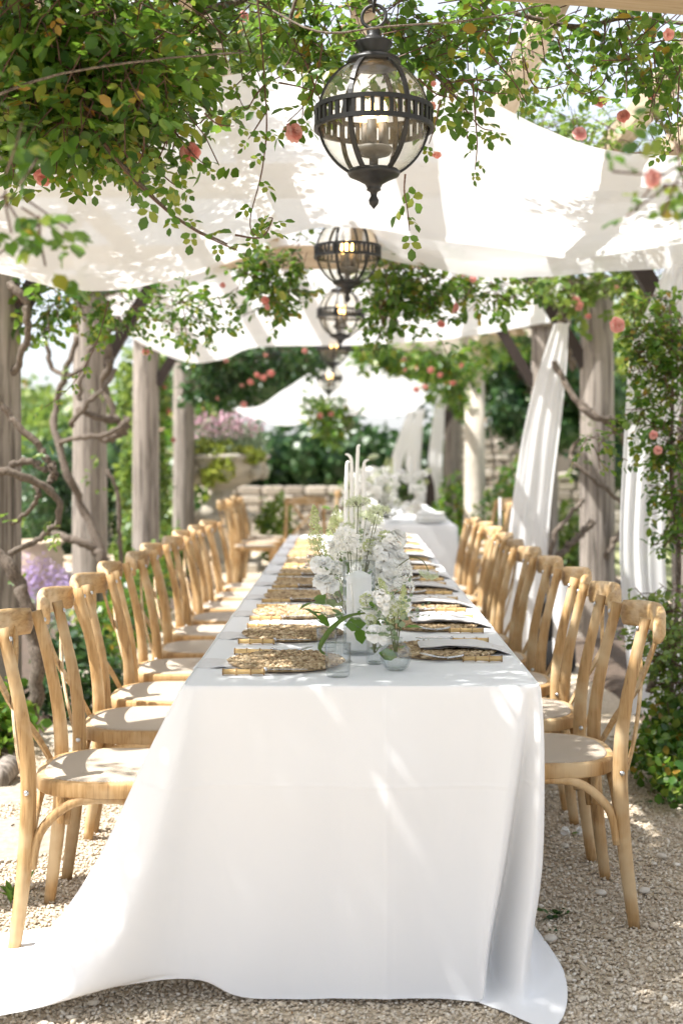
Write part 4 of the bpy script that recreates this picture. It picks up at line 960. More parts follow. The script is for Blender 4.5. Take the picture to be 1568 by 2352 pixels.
def umbel():
    P = []; D = []; b = MB()
    for k in range(46):
        u = rand_unit(1)[0]; u[2] = abs(u[2])*.8+.15; u /= np.linalg.norm(u); e = u*.040*np.array((1, 1, .62)); b.tube([(0, 0, 0), tuple(e*.5+np.array((0, 0, -.002))), tuple(e)], .0005, 3, False)
        for _ in range(12): P.append(e+rng.normal(size=3)*.0035); D.append(rand_unit(1)[0]+np.array((0, 0, .5)))
    me = leaf_mesh('umbel', P, D, rand_unit(len(P)), np.full(len(P), .0055), M['lace'], True, 1.4)
    return me, b.mesh('umbel_rays', M['stem'])
UMB = umbel()
def plume():
    P = []; n = 700
    t_ = rng.random(n); r_ = .028*(1-t_)**.8+.004; a = rng.uniform(0, 2*PI, n)
    P = np.stack([r_*np.cos(a)*rng.uniform(.3, 1, n), r_*np.sin(a)*rng.uniform(.3, 1, n), t_*.13], 1)
    return leaf_mesh('blossom', P, rand_unit(n)+np.array((0, 0, .4)), rand_unit(n), rng.uniform(.004, .008, n), M['petalgreen'], True, 1.3)
PLU = plume()
BLEAF = [leaf_mesh('leaf', [(0, 0, 0)], [(0, 1, .1)], [(0, 0, 1)], [.05*k], M['leaf'], False, 1.0) for k in (.8, 1.0, 1.2)]
EUC = []
for _ in range(3):
    P = []; D = []
    for k in range(11):
        s_ = 1 if k % 2 else -1; P.append((0, .012+k*.011, -.03*(k/11)**2)); D.append((s_, .35, random.uniform(-.3, .3)))
    EUC.append(leaf_mesh('leaf_spray', P, D, [(random.gauss(0, .4), random.gauss(0, .4), 1) for _ in P], [.017*random.uniform(.8, 1.2)*(1-.03*k) for k in range(11)], M['grey_leaf'], False, 1.35))
def bouquet(label, base, items, group='white flower arrangements along the table', leaves=18, spread=.1, hgt=.2, euc=5):
    """items: (kind, offset from base, scale)"""
    t = thing('flower_arrangement', label, 'flowers', base, 0, group)
    for kind, off, s_ in items:
        off = Vector(off); d = (off-Vector((0, 0, -.05))).normalized()
        pts = catmull([Vector((off.x*.08, off.y*.08, .03)), Vector((off.x*.45, off.y*.45, off.z*.55)), off], 10)
        MB().tube(pts, .0014, 5).build('stem', M['stem'], t)
        q = (d+Vector((random.gauss(0, .25), -.35+random.gauss(0, .25), .1))).to_track_quat('Z', 'Y').to_euler()
        if kind == 'umbel':
            o = link('blossom', UMB[0], t, off, q); o.scale = (s_,)*3; link('rays', UMB[1], o)
        elif kind == 'plume': o = link('blossom', PLU, t, off, (random.gauss(0, .15), random.gauss(0, .2), 0)); o.scale = (s_,)*3
        else: o = link('blossom', random.choice(BL[kind]), t, off, q); o.scale = (s_*random.uniform(.9, 1.1),)*3
    for k in range(leaves):
        a = random.uniform(0, 2*PI); r_ = random.uniform(.3, 1)*spread; p = Vector((r_*math.cos(a), r_*math.sin(a), random.uniform(.2, .85)*hgt))
        o = link('leaf', random.choice(BLEAF), t, p); o.rotation_euler = (random.gauss(.3, .5), random.gauss(0, .5), a-PI/2+random.gauss(0, .4))
    for k in range(euc):
        a = random.uniform(0, 2*PI); p = Vector((.4*spread*math.cos(a), .4*spread*math.sin(a), hgt*random.uniform(.5, .9)))
        o = link('leaf_spray', random.choice(EUC), t, p); o.rotation_euler = (random.uniform(.2, 1.1), 0, a-PI/2)
    return t
def spot(x, y, Y, bx, by): p = at(x, y, Y); return (p.x-bx, Y-by, p.z-.762)
def arr(label, bx, by, lst, **kw): return bouquet(label, (bx, by, .762), [(k, spot(x, y, by+dy, bx, by), s_) for (k, x, y, dy, s_) in lst], **kw)
# big cluster around the candle cylinder
arr('tall airy white flowers with lace umbels behind the candle cylinder', .02, 3.80, [
    ('umbel', 822, 1163, 0, 1.0), ('umbel', 870, 1180, .15, .9), ('thistle', 862, 1186, .1, 1.1), ('thistle', 800, 1213, .05, .8), ('dahlia', 795, 1237, -.05, 1.05),
    ('plume', 728, 1262, -.05, 1.0), ('green', 722, 1235, -.02, .8), ('green', 735, 1268, 0, .9), ('green', 750, 1290, 0, .9), ('open', 733, 1293, -.05, 1.3), ('ruffle', 745, 1296, -.08, 1.0), ('stock', 890, 1262, 0, 1.1), ('stock', 880, 1300, -.02, 1.2), ('ruffle', 905, 1262, .0, 1.15), ('ruffle', 918, 1282, -.03, 1.15),
    ('ruffle', 900, 1300, -.05, 1.1), ('cluster', 922, 1308, -.06, 1.1), ('cluster', 905, 1335, -.05, 1.1), ('cluster', 765, 1322, -.08, 1.1), ('ruffle', 738, 1330, -.09, 1.0), ('open', 755, 1340, -.1, 1.3), ('cluster', 928, 1345, -.08, 1.0), ('cluster', 880, 1340, -.05, 1.1), ('open', 890, 1330, -.06, 1.3), ('ruffle', 775, 1303, .02, 1.0), ('stock', 850, 1275, .08, 1.0),
    ('ruffle', 915, 1232, .1, 1.1), ('open', 860, 1240, .1, 1.2), ('green', 850, 1255, .08, 1.0), ('cluster', 780, 1268, .06, 1.0), ('open', 770, 1250, .1, 1.2), ('green', 885, 1235, .1, 1.0)], leaves=40, spread=.13, hgt=.24, euc=9)
arr('small white blooms and silvery sprigs in the round bud vase', .124, 3.31, [
    ('cluster', 905, 1392, 0, .8), ('green', 915, 1400, -.01, .9), ('green', 900, 1420, .0, .7), ('stock', 885, 1385, 0, .8), ('open', 925, 1385, .01, 1.0), ('plume', 903, 1402, 0, .7), ('plume', 922, 1412, -.01, .6)], leaves=6, spread=.03, hgt=.14, euc=7)
arr('white ruffled blooms in the slim bottle vase', .070, 3.405, [
    ('ruffle', 868, 1390, -.02, 1.0), ('open', 850, 1400, -.02, 1.2), ('ruffle', 858, 1452, -.08, .95), ('open', 885, 1455, -.08, 1.1), ('green', 840, 1378, -.02, .8), ('open', 880, 1370, 0, 1.1), ('green', 852, 1425, -.05, .7), ('ruffle', 845, 1372, 0, .8)], leaves=9, spread=.05, hgt=.16, euc=6)
# the arching single umbel right
t = thing('flower_arrangement', 'single white lace flower arching out over the right placemats', 'flowers', (0, 0, 0), 0, 'white flower arrangements along the table')
pts = catmull([at(880, 1330, 3.75), at(925, 1292, 3.72), at(950, 1280, 3.7), at(972, 1290, 3.7), at(984, 1312, 3.7)], 20); MB().tube(pts, .0016, 6).build('stem', M['stem'], t)
o = link('blossom', UMB[0], t, at(985, 1313, 3.7), (PI, .3, 0)); o.scale = (.72,)*3
# strap leaf curling out of the front vase
t = thing('grass_blade', 'long green strap leaf curling left past the wine glass', 'leaf'); pts = catmull([at(838, 1408, 3.36), at(800, 1415, 3.32), at(765, 1440, 3.30), at(742, 1470, 3.29), at(735, 1492, 3.29), at(752, 1506, 3.30)], 22)
MB().ribbon(pts, [.004+.010*math.sin(PI*(i+1)/24) for i in range(22)], Vector((.3, -.6, .8)), .0006).build('blade', M['leaflight'], t)
def random_bouquet(label, x, y, n, w, h, seed, **kw):
    random.seed(seed); it = []
    for k in range(n):
        a = random.uniform(0, 2*PI); q = random.random()**.5; z = h*random.uniform(.25, 1)
        kind = random.choice(('ruffle', 'ruffle', 'open', 'stock', 'cluster', 'green', 'dahlia', 'cluster'))
        it.append((kind, (w*q*math.cos(a), w*1.5*q*math.sin(a), z), random.uniform(.9, 1.35)))
    it += [('umbel', (random.uniform(-.5, .5)*w, 0, h*1.25), 1.0), ('plume', (random.uniform(-1, 1)*w, 0, h*.95), 1.0)]
    return bouquet(label, (x, y, .762), it, leaves=20, spread=w*1.2, hgt=h*1.05, euc=6, **kw)
random_bouquet('white and green flowers by the taper candles', .02, 4.62, 24, .10, .26, 1)
random_bouquet('white flower mass midway down the near table', .05, 5.7, 24, .12, .26, 2)
random_bouquet('blurred white flower mass farthest down the near table', .03, 6.9, 26, .13, .30, 3)
random_bouquet('blurred tall white flower mass at the front of the second table', .32, 10.3, 80, .38, .42, 4)
random_bouquet('blurred white flowers farther back on the second table', .20, 11.6, 34, .28, .42, 5)
random.seed(11)
# plates on the second table
for i, (x, y, n_, lab) in enumerate(((.66, 10.15, 3, 'front'), (.70, 10.9, 3, 'second'), (.62, 11.7, 2, 'rear'))):
    for k in range(n_):
        b = MB(); b.lathe([(.0001, 0), (.07, 0), (.12, .012), (.135, .022), (.13, .024), (.07, .006), (.0001, .005)], 28)
        o = b.build('plate', M['wax'], None, True, (x, y, .762+k*.014)); tag(o, 'white plate, %s of the %s pile on the second table' % (('bottom', 'middle' if n_ == 3 else 'top', 'top')[k], lab), 'plate', 'plates piled on the second table')

# ================================================================== ROSE VINES
def bl(x, y, Y, rx, ry, rz, n): return (at(x, y, Y), (rx, ry, rz), n)
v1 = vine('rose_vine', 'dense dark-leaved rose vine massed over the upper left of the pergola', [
    bl(40, 60, 3.3, .30, .45, .16, 152), bl(200, 130, 3.3, .25, .45, .16, 184), bl(320, 210, 3.35, .17, .35, .11, 80), bl(60, 190, 3.3, .25, .35, .10, 88), bl(120, 250, 3.25, .22, .3, .08, 51), bl(350, 80, 3.5, .14, .4, .12, 48), bl(430, 150, 3.7, .08, .3, .08, 12), bl(230, 290, 3.3, .18, .25, .04, 20), bl(-130, 150, 3.4, .25, .5, .22, 72), bl(400, 10, 3.6, .14, .4, .06, 20)],
    tl=(.10, .24), roses=[(at(436, 348, 3.3), dict(kind=0, s=1.0, face=(.2, -1, -.2))), (at(98, 408, 3.3), dict(kind=0, s=.9, face=(0, -.8, -.5))), (at(215, 108, 3.2), dict(kind=1, s=.6))],
    woody=[([at(160, 200, 3.2), at(240, 330, 3.15), at(330, 430, 3.1), at(420, 510, 3.12), at(520, 560, 3.2)], .006, .0025), ([at(-100, 260, 2.9), at(100, 180, 2.9), at(330, 140, 2.9), at(560, 120, 3.0)], .0038, .002), ([at(-60, -40, 3.2), at(160, 60, 3.3), at(420, 40, 3.6), at(640, -30, 3.8)], .016, .008)])
sprig(v1, [at(190, 250, 3.15), at(270, 370, 3.1), at(350, 455, 3.08), at(440, 525, 3.1), at(545, 575, 3.15)], .034, .95, .75, r=.004)
for pth in ([(300, 330), (350, 380), (395, 420), (420, 435)], [(250, 300), (250, 360), (265, 400)], [(110, 320), (130, 370), (128, 400)], [(400, 300), (440, 350), (470, 378)], [(470, 260), (500, 285), (540, 290)], [(60, 300), (40, 350), (30, 410)], [(540, 540), (600, 545), (625, 505), (618, 500)], [(180, 300), (210, 360), (215, 415)], [(330, 300), (330, 345), (318, 375)]):
    Y = random.uniform(3.05, 3.35); sprig(v1, [at(x, y, Y+random.uniform(-.05, .05)) for x, y in pth], .032, random.uniform(.75, 1), .7)
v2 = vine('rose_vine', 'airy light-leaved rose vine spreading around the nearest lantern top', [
    bl(640, 60, 3.75, .14, .25, .07, 25), bl(760, 30, 3.9, .14, .3, .06, 25), bl(700, 130, 3.8, .07, .2, .05, 8), bl(930, 60, 3.8, .14, .3, .08, 30), bl(1010, 130, 3.8, .12, .25, .07, 22), bl(1060, 40, 3.9, .14, .3, .07, 25), bl(1140, 90, 3.95, .10, .25, .06, 13), bl(1050, 200, 3.75, .06, .15, .05, 7), bl(590, 20, 3.9, .1, .3, .06, 14)],
    tl=(.08, .22), roses=[(at(675, 302, 3.5), dict(kind=1, s=1.05, face=(.3, -1, .1))), (at(793, 76, 4.1), dict(kind=1, s=.9)), (at(560, 38, 4.2), dict(kind=1, s=.8)), (at(1003, 355, 3.5), dict(kind=2, s=.9, face=(.1, -.2, -1))), (at(990, 244, 3.55), dict(kind=2, s=1, face=(0, -.3, -1))), (at(995, 192, 3.6), dict(kind=2, s=.7))],
    woody=[([at(560, -20, 3.6), at(720, 70, 3.3), at(900, 60, 3.2), at(1090, 45, 3.2), at(1250, 10, 3.3)], .0034, .002), ([at(820, -30, 3.9), at(950, 120, 3.8), at(1050, 230, 3.75)], .006, .003), ([at(690, -40, 3.7), at(660, 90, 3.7), at(700, 130, 3.7)], .006, .003)])
for pth, Y in (([(590, -10), (600, 90), (608, 200), (612, 300), (600, 400), (575, 500), (585, 540), (620, 520)], 3.45), ([(740, 100), (725, 190), (700, 240), (660, 280)], 3.5), ([(930, 400), (928, 440), (935, 480), (940, 530)], 3.5), ([(1085, 190), (1090, 260), (1095, 330), (1090, 390)], 3.55), ([(1030, 200), (1060, 240), (1100, 290), (1130, 300)], 3.6),
               ([(620, 180), (590, 215), (565, 250), (545, 215)], 3.5), ([(615, 250), (590, 290), (570, 320)], 3.45), ([(1120, 120), (1180, 190), (1210, 240)], 3.6), ([(700, 140), (735, 230), (745, 260)], 3.5), ([(1010, 230), (1000, 280), (985, 330)], 3.5), ([(1200, 130), (1230, 200), (1300, 190)], 3.7), ([(640, 190), (690, 200), (735, 215)], 3.5), ([(960, 180), (1000, 215), (1040, 225)], 3.55), ([(1060, 180), (1110, 210), (1170, 215)], 3.6)):
    sprig(v2, [at(x, y, Y) for x, y in pth], .036 if len(pth) < 7 else .055, random.uniform(.85, 1.1), .75)
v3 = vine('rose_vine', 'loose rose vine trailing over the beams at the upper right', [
    bl(1260, 40, 4.0, .14, .25, .06, 15), bl(1360, 60, 4.0, .14, .25, .06, 15), bl(1450, 70, 3.9, .14, .25, .07, 16), bl(1540, 110, 3.8, .12, .25, .09, 15), bl(1550, 240, 3.9, .05, .15, .08, 6), bl(1480, 150, 4.0, .08, .2, .05, 6)],
    tl=(.08, .22), roses=[(at(1430, 265, 4.1), dict(kind=0, s=1.0, face=(-.3, -1, 0))), (at(1378, 232, 4.2), dict(kind=0, s=.7)), (at(1495, 218, 4.0), dict(kind=2, s=1.2)), (at(1330, 305, 4.6), dict(kind=1, s=1.0)), (at(1535, 80, 3.4), dict(kind=1, s=.7))],
    woody=[([at(1180, 30, 4), at(1320, 60, 4), at(1450, 40, 3.9), at(1600, 60, 3.8)], .008, .006), ([at(1420, 90, 3.9), at(1460, 170, 3.9), at(1500, 230, 3.9), at(1505, 300, 3.9)], .004, .002)])
for pth, Y in (([(1395, 130), (1385, 190), (1340, 215), (1300, 190)], 3.9), ([(1500, 120), (1510, 200), (1540, 290), (1530, 330)], 3.8), ([(1560, 150), (1555, 260), (1560, 350)], 3.7), ([(1280, 90), (1300, 150), (1340, 185)], 3.9), ([(1545, 345), (1520, 350), (1490, 300)], 3.9)):
    sprig(v3, [at(x, y, Y) for x, y in pth], .04, random.uniform(.85, 1.05), .75)
# out-of-focus sprays close to the camera
v4 = vine('rose_vine', 'out-of-focus leafy spray close to the camera at the left edge', [bl(20, 420, 2.1, .03, .05, .05, 6), bl(55, 480, 2.1, .03, .05, .04, 4), bl(-50, 330, 2.2, .04, .1, .08, 6), bl(100, 530, 2.15, .01, .04, .02, 2)], tl=(.05, .11), leaf=.030)
v5 = vine('rose_vine', 'out-of-focus rose spray close to the camera at the right edge', [bl(1555, 400, 1.9, .025, .05, .03, 6), bl(1600, 300, 2.0, .04, .08, .08, 8)], roses=[(at(1500, 410, 1.9), dict(kind=1, s=.5)), (at(1585, 300, 2), dict(kind=1, s=.5))], tl=(.05, .10), leaf=.024)
# unseen vine roof, added as a shade caster over cloth, gravel and near fabric
shade_vine = vine('rose_vine', 'unseen rose vine roof added to shade the near end of the pergola, above the picture', [
    ((-.75, 2.35, 2.98), (.55, .55, .16), 150), ((.2, 2.2, 2.98), (.6, .6, .14), 80), ((.95, 2.6, 2.98), (.5, .6, .14), 55), ((-.4, 1.4, 2.98), (.8, .5, .15), 110), ((.7, 1.3, 2.98), (.7, .5, .14), 50), ((-.9, 3.2, 3.02), (.5, .4, .12), 24), ((.1, 3.0, 3.05), (.5, .4, .10), 34), ((.9, 3.1, 3.05), (.5, .4, .10), 26), ((-1.35, 2.45, 2.93), (.55, .42, .12), 260), ((-1.95, 2.5, 2.93), (.45, .4, .10), 130), ((-1.2, 1.7, 2.95), (.6, .4, .12), 90), ((-1.6, 4.75, 3.36), (.6, .5, .06), 330), ((-.95, 4.8, 3.36), (.3, .45, .05), 120), ((.6, 4.7, 3.38), (.4, .4, .06), 44), ((1.15, 4.8, 3.38), (.4, .4, .06), 40), ((-1.8, 5.2, 3.4), (.5, .35, .05), 140)], stems=False)
# garlands on the further cross beams
def garland(label, Y, blobs, roses, **kw):
    kw.setdefault('tl', (.07, .20)); blobs = [(x, y, rx*.8, rz*.9, max(3, int(n*.55))) for x, y, rx, rz, n in blobs]
    return vine('rose_vine', label, [bl(x, y, Y, rx, .22, rz, n) for x, y, rx, rz, n in blobs], roses=[(at(x, y, Y-.15), dict(kind=k, s=s_)) for x, y, k, s_ in roses], **kw)
g1 = garland('rose vine hanging from the second beam, left of the lanterns', 6.35, [(90, 690, .18, .10, 40), (170, 700, .20, .09, 46), (280, 710, .18, .06, 34), (400, 700, .2, .05, 34), (470, 720, .10, .05, 16), (560, 640, .14, .05, 26), (620, 600, .12, .06, 46), (650, 650, .09, .10, 50), (690, 570, .05, .05, 16), (600, 700, .07, .06, 12), (380, 760, .06, .04, 8)],
    [(608, 690, 0, .8), (613, 705, 1, .7), (335, 808, 0, .8), (512, 655, 0, .6)], leaf=.042)
for pth in ([(420, 690), (440, 720), (470, 760), (490, 790)], [(350, 700), (330, 740), (340, 790)], [(300, 700), (330, 730), (390, 740), (420, 780)], [(420, 700), (430, 780), (440, 830)], [(500, 680), (520, 720), (540, 740)], [(250, 690), (225, 780), (190, 850), (150, 900), (90, 945)]):
    sprig(g1, [at(x, y, 6.2 if pth[-1][0] > 100 else 5.2) for x, y in pth], .05, 1.1 if pth[-1][0] > 100 else .8, .7)
g2 = garland('rose vine hanging from the second beam, right of the lanterns', 6.35, [(885, 640, .06, .08, 40), (880, 690, .05, .08, 34), (875, 735, .03, .06, 20), (915, 615, .08, .05, 30), (960, 640, .12, .08, 44), (1000, 690, .07, .07, 24), (990, 745, .03, .04, 8), (1040, 640, .12, .05, 30), (1130, 650, .16, .05, 40), (1180, 680, .08, .05, 16)],
    [(1045, 708, 1, 1.0), (1012, 745, 0, .8), (1085, 640, 1, .7), (1062, 628, 1, .6)], leaf=.042)
g3 = garland('rose vine tangled over the capital of the near right post', 8.3, [(1300, 650, .16, .06, 40), (1410, 635, .20, .09, 50), (1450, 680, .14, .10, 40), (1330, 700, .06, .06, 12), (1245, 645, .12, .04, 24), (1520, 640, .2, .12, 40)],
    [(1322, 690, 1, 1.1), (1330, 703, 1, 1.1), (1350, 727, 0, .9), (1415, 660, 2, 1.2)], mat='leaflight', leaf=.05)
g4 = vine('rose_vine', 'rose-studded vine over the far pergola beams, left of the last lanterns', [bl(480, 815, 12.5, .22, .4, .08, 44), bl(550, 825, 12.8, .30, .5, .10, 80), bl(630, 812, 12.8, .30, .5, .08, 70), bl(700, 800, 12.8, .2, .4, .05, 30), bl(470, 880, 13.2, .16, .4, .12, 36), bl(530, 870, 13.2, .22, .4, .10, 50)],
    roses=[(at(x, y, 12.3), dict(kind=k, s=1.1)) for x, y, k in ((700, 806, 1), (610, 816, 1), (590, 862, 0), (606, 868, 0), (622, 858, 0), (575, 878, 0), (555, 885, 1), (500, 915, 1), (560, 930, 1), (520, 825, 1))], leaf=.07, mat='leafdark', step=.07, tl=(.12, .28))
g5 = vine('rose_vine', 'rose-studded vine over the far pergola beams, right of the last lanterns', [bl(870, 800, 13.2, .22, .4, .05, 34), bl(950, 812, 13.4, .3, .5, .07, 56), bl(1030, 830, 13.6, .25, .4, .10, 56), bl(1045, 880, 14.2, .14, .3, .10, 30), bl(1150, 800, 12.5, .2, .4, .1, 30), bl(1060, 910, 15.5, .12, .3, .15, 20)],
    roses=[(at(x, y, 12.9), dict(kind=k, s=1.1)) for x, y, k in ((930, 850, 1), (955, 895, 0), (975, 890, 1), (990, 850, 0), (1010, 862, 0), (1040, 880, 0), (925, 825, 1), (1060, 840, 0), (760, 950, 0))], leaf=.07, mat='leaf', step=.07, tl=(.12, .28))
g6 = vine('rose_vine', 'vine tuft hanging under the far peaked fabric', [bl(745, 930, 15.2, .16, .2, .14, 30), bl(760, 960, 15.2, .1, .2, .1, 14)], leaf=.06, mat='leaf', roses=[(at(735, 955, 15), dict(kind=0, s=1.3))])
# backdrop of pale rose leaves above the fabric
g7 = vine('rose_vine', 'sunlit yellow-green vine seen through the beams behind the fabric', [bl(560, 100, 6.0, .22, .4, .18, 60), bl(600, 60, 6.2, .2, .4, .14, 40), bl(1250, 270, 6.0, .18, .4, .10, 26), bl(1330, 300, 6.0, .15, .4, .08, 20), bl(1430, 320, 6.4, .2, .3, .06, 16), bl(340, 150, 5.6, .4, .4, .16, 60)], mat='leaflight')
# right hand rose bush in front of the curtain
rb = vine('rose_bush', 'leafy climbing rose in front of the curtain at the right edge', [
    bl(1478, 760, 5.7, 0.080, .15, .08, 27), bl(1538, 760, 5.7, 0.112, .2, .10, 45), bl(1558, 800, 5.6, 0.096, .2, .12, 42), bl(1478, 830, 5.7, 0.072, .15, .07, 24), bl(1528, 880, 5.6, 0.080, .15, .09, 19), bl(1478, 950, 5.6, 0.080, .15, .05, 18), bl(1368, 1010, 5.55, 0.064, .1, .04, 10), bl(1518, 1000, 5.6, 0.080, .15, .07, 24), bl(1538, 1030, 5.6, 0.080, .15, .10, 37), bl(1548, 1110, 5.6, 0.056, .12, .09, 27), bl(1553, 1170, 5.6, 0.040, .1, .07, 15), bl(1548, 1220, 5.6, 0.040, .1, .07, 13), bl(1508, 700, 5.9, 0.112, .2, .06, 21), bl(1568, 930, 5.6, 0.048, .1, .2, 18)],
    roses=[(at(1417, 747, 5.5), dict(kind=1, s=1.2, face=(-.2, -1, .1))), (at(1500, 1000, 5.4), dict(kind=1, s=.9)), (at(1510, 1035, 5.4), dict(kind=1, s=.9))],
    woody=[([at(1560, 1700, 5.7), at(1540, 1560, 5.65), at(1560, 1300, 5.65), at(1540, 1100, 5.6), at(1545, 900, 5.6), at(1540, 700, 5.7)], .014, .006), ([at(1560, 1460, 5.5), at(1510, 1530, 5.5), at(1490, 1590, 5.5)], .022, .018)], leaf=.032, cat='rose bush', tl=(.06, .17))
rb2 = vine('rose_bush', 'small variegated rose shrub low at the right edge', [bl(1530, 1490, 5.2, .08, .12, .07, 40), bl(1560, 1440, 5.3, .07, .1, .06, 24), bl(1500, 1440, 5.2, .04, .08, .06, 12), bl(1550, 1560, 5.2, .06, .1, .06, 24), bl(1545, 1390, 5.4, .05, .08, .06, 12), bl(1520, 1350, 5.4, .03, .06, .04, 6)], mat='leaflight', cat='rose bush', tl=(.08, .2), leaf=.03)
# woody vine trunks
def trunkvine(name, label, Y, stems, leaf=()):
    t = thing(name, label, 'vine')
    for pts, r0, r1 in stems:
        cp = catmull([at(q[0], q[1], Y+(q[2] if len(q) > 2 else 0)) for q in pts], 30); b = MB()
        b.tube([p+Vector((nz(i*.5, r0*55), nz(i*.5, 5), nz(i*.5, 9)))*r0*.7 for i, p in enumerate(cp)], [.66*(r0+(r1-r0)*i/29)*(1+.32*nz(i*.8, r0*91+pts[0][0])) for i in range(30)], 10); b.build('stem', M['bark'], t)
    if leaf:
        P, D, N, L, _ = twig_leaves([at(x, y, Y-.1) for x, y in leaf], rand_unit(len(leaf)), [.14]*len(leaf), .045, .03); o = link('foliage', leaf_mesh('foliage', P, D, N, L, M['leaflight']), t); o['kind'] = 'stuff'
    return t
trunkvine('woody_vine', 'bare twisted vine looping round the nearest left timber post', 6.1, [
    ([(-40, 870), (30, 960), (95, 1030), (115, 1060)], .026, .022), ([(118, 1065), (126, 1085), (118, 1108)], .03, .02), ([(20, 1070, .1), (70, 1060, .1), (110, 1080, .05)], .024, .024),
    ([(-60, 1085, -.1), (20, 1085, -.12), (90, 1110, -.05), (135, 1150), (128, 1205), (85, 1240), (20, 1275)], .034, .020), ([(80, 1110), (90, 1140), (60, 1180, .1), (20, 1210, .2)], .022, .012),
    ([(20, 650, .1), (60, 690, .1), (65, 740, .1), (55, 810, .15), (30, 870, .2)], .03, .026), ([(-30, 1260, -.2), (20, 1300, -.2), (55, 1370, -.2), (75, 1440, -.2), (82, 1560, -.2), (75, 1660, -.2)], .042, .05)],
    [(60, 1230), (100, 1180), (95, 1250), (120, 1000), (70, 1290)])
trunkvine('woody_vine', 'dark knotted vine wrapped around the second left timber post', 8.5, [
    ([(245, 1330, -.2), (225, 1250, -.15), (190, 1170, -.1), (160, 1100, -.15), (135, 1020, -.1), (128, 950), (140, 880), (160, 820), (180, 780)], .045, .028),
    ([(130, 1020, -.1), (180, 1005, -.25), (240, 1000, -.25), (290, 970, -.2), (290, 960, -.1)], .022, .03), ([(290, 975, -.1), (270, 1000, 0), (230, 1010, .1)], .04, .03), ([(160, 980, -.2), (200, 930, -.25), (240, 890, -.2), (268, 850, -.1)], .026, .022),
    ([(225, 740, -.1), (210, 800, -.2), (190, 860, -.25), (185, 920, -.25)], .030, .024), ([(250, 740, -.1), (245, 800, -.1), (255, 840, -.1), (240, 880, 0), (260, 950, 0), (285, 985, 0)], .05, .03), ([(100, 750, .1), (110, 800, .1), (125, 850, .1), (160, 860, 0), (190, 850, 0)], .028, .022),
    ([(120, 1225, -.1), (170, 1240, -.2), (220, 1265, -.2), (260, 1330, -.2)], .034, .05), ([(245, 1080, 0), (270, 1130, 0), (275, 1220, 0), (280, 1310, 0)], .020, .026), ([(180, 940, -.2), (230, 960, -.2), (270, 965, -.1)], .03, .034), ([(235, 720, 0), (255, 745, -.1), (275, 735, -.2)], .05, .03)],
    [(190, 1060), (230, 1040), (170, 900), (200, 880), (130, 880), (180, 790), (210, 1130)])
trunkvine('woody_vine', 'grey vine stem slanting across the near right timber post', 8.5, [
    ([(1270, 830, -.1), (1310, 900, -.2), (1350, 950, -.25), (1400, 975, -.2), (1440, 1020, 0), (1480, 1040, .1)], .034, .026), ([(1330, 920, -.2), (1380, 960, -.25), (1420, 960, -.2)], .026, .02), ([(1330, 1010, -.2), (1310, 1040, -.2), (1330, 1075, -.25), (1400, 1130, -.2), (1440, 1170, 0)], .022, .022),
    ([(1255, 1310, -.1), (1275, 1230, -.1), (1310, 1180, 0), (1340, 1150, .1)], .026, .024), ([(1270, 1290, -.1), (1320, 1240, 0), (1360, 1200, .1)], .034, .034), ([(1300, 660, -.1), (1290, 720, 0), (1290, 790, 0), (1320, 850, .1)], .045, .036), ([(1390, 1280, .1), (1420, 1230, .2), (1450, 1190, .3)], .03, .03)],
    [(1340, 1010), (1355, 1030), (1320, 1060), (1380, 1000)])
# bare twig stuck through the fabric
t = thing('bare_twig', 'bare brown branching twig poking down through the white fabric', 'twig')
for pts, r0 in (([(1328, 490), (1330, 470), (1335, 440), (1345, 410), (1355, 395)], .008), ([(1355, 398), (1385, 370), (1410, 352), (1440, 352), (1480, 350)], .006), ([(1345, 405), (1335, 395), (1345, 400)], .005), ([(1345, 425), (1320, 415), (1290, 405), (1275, 410)], .003), ([(1340, 420), (1310, 400), (1285, 385), (1280, 375)], .0025), ([(1332, 465), (1350, 460), (1362, 462)], .003), ([(1330, 484), (1310, 482), (1300, 484)], .003),
                ([(1385, 372), (1365, 355), (1350, 345)], .0025), ([(1360, 390), (1330, 375), (1322, 365)], .0025), ([(1412, 352), (1395, 325), (1390, 310)], .002), ([(1440, 352), (1465, 335), (1475, 320)], .0025), ([(1400, 360), (1375, 350), (1370, 335)], .002), ([(1455, 345), (1440, 325), (1420, 320)], .002)):
    cp = catmull([at(x, y, 5.05-.25*(490-y)/180) for x, y in pts], 12); b = MB(); b.tube(cp, [r0*(1-.5*i/11) for i in range(12)], 6); b.build('branch', M['twig'], t)

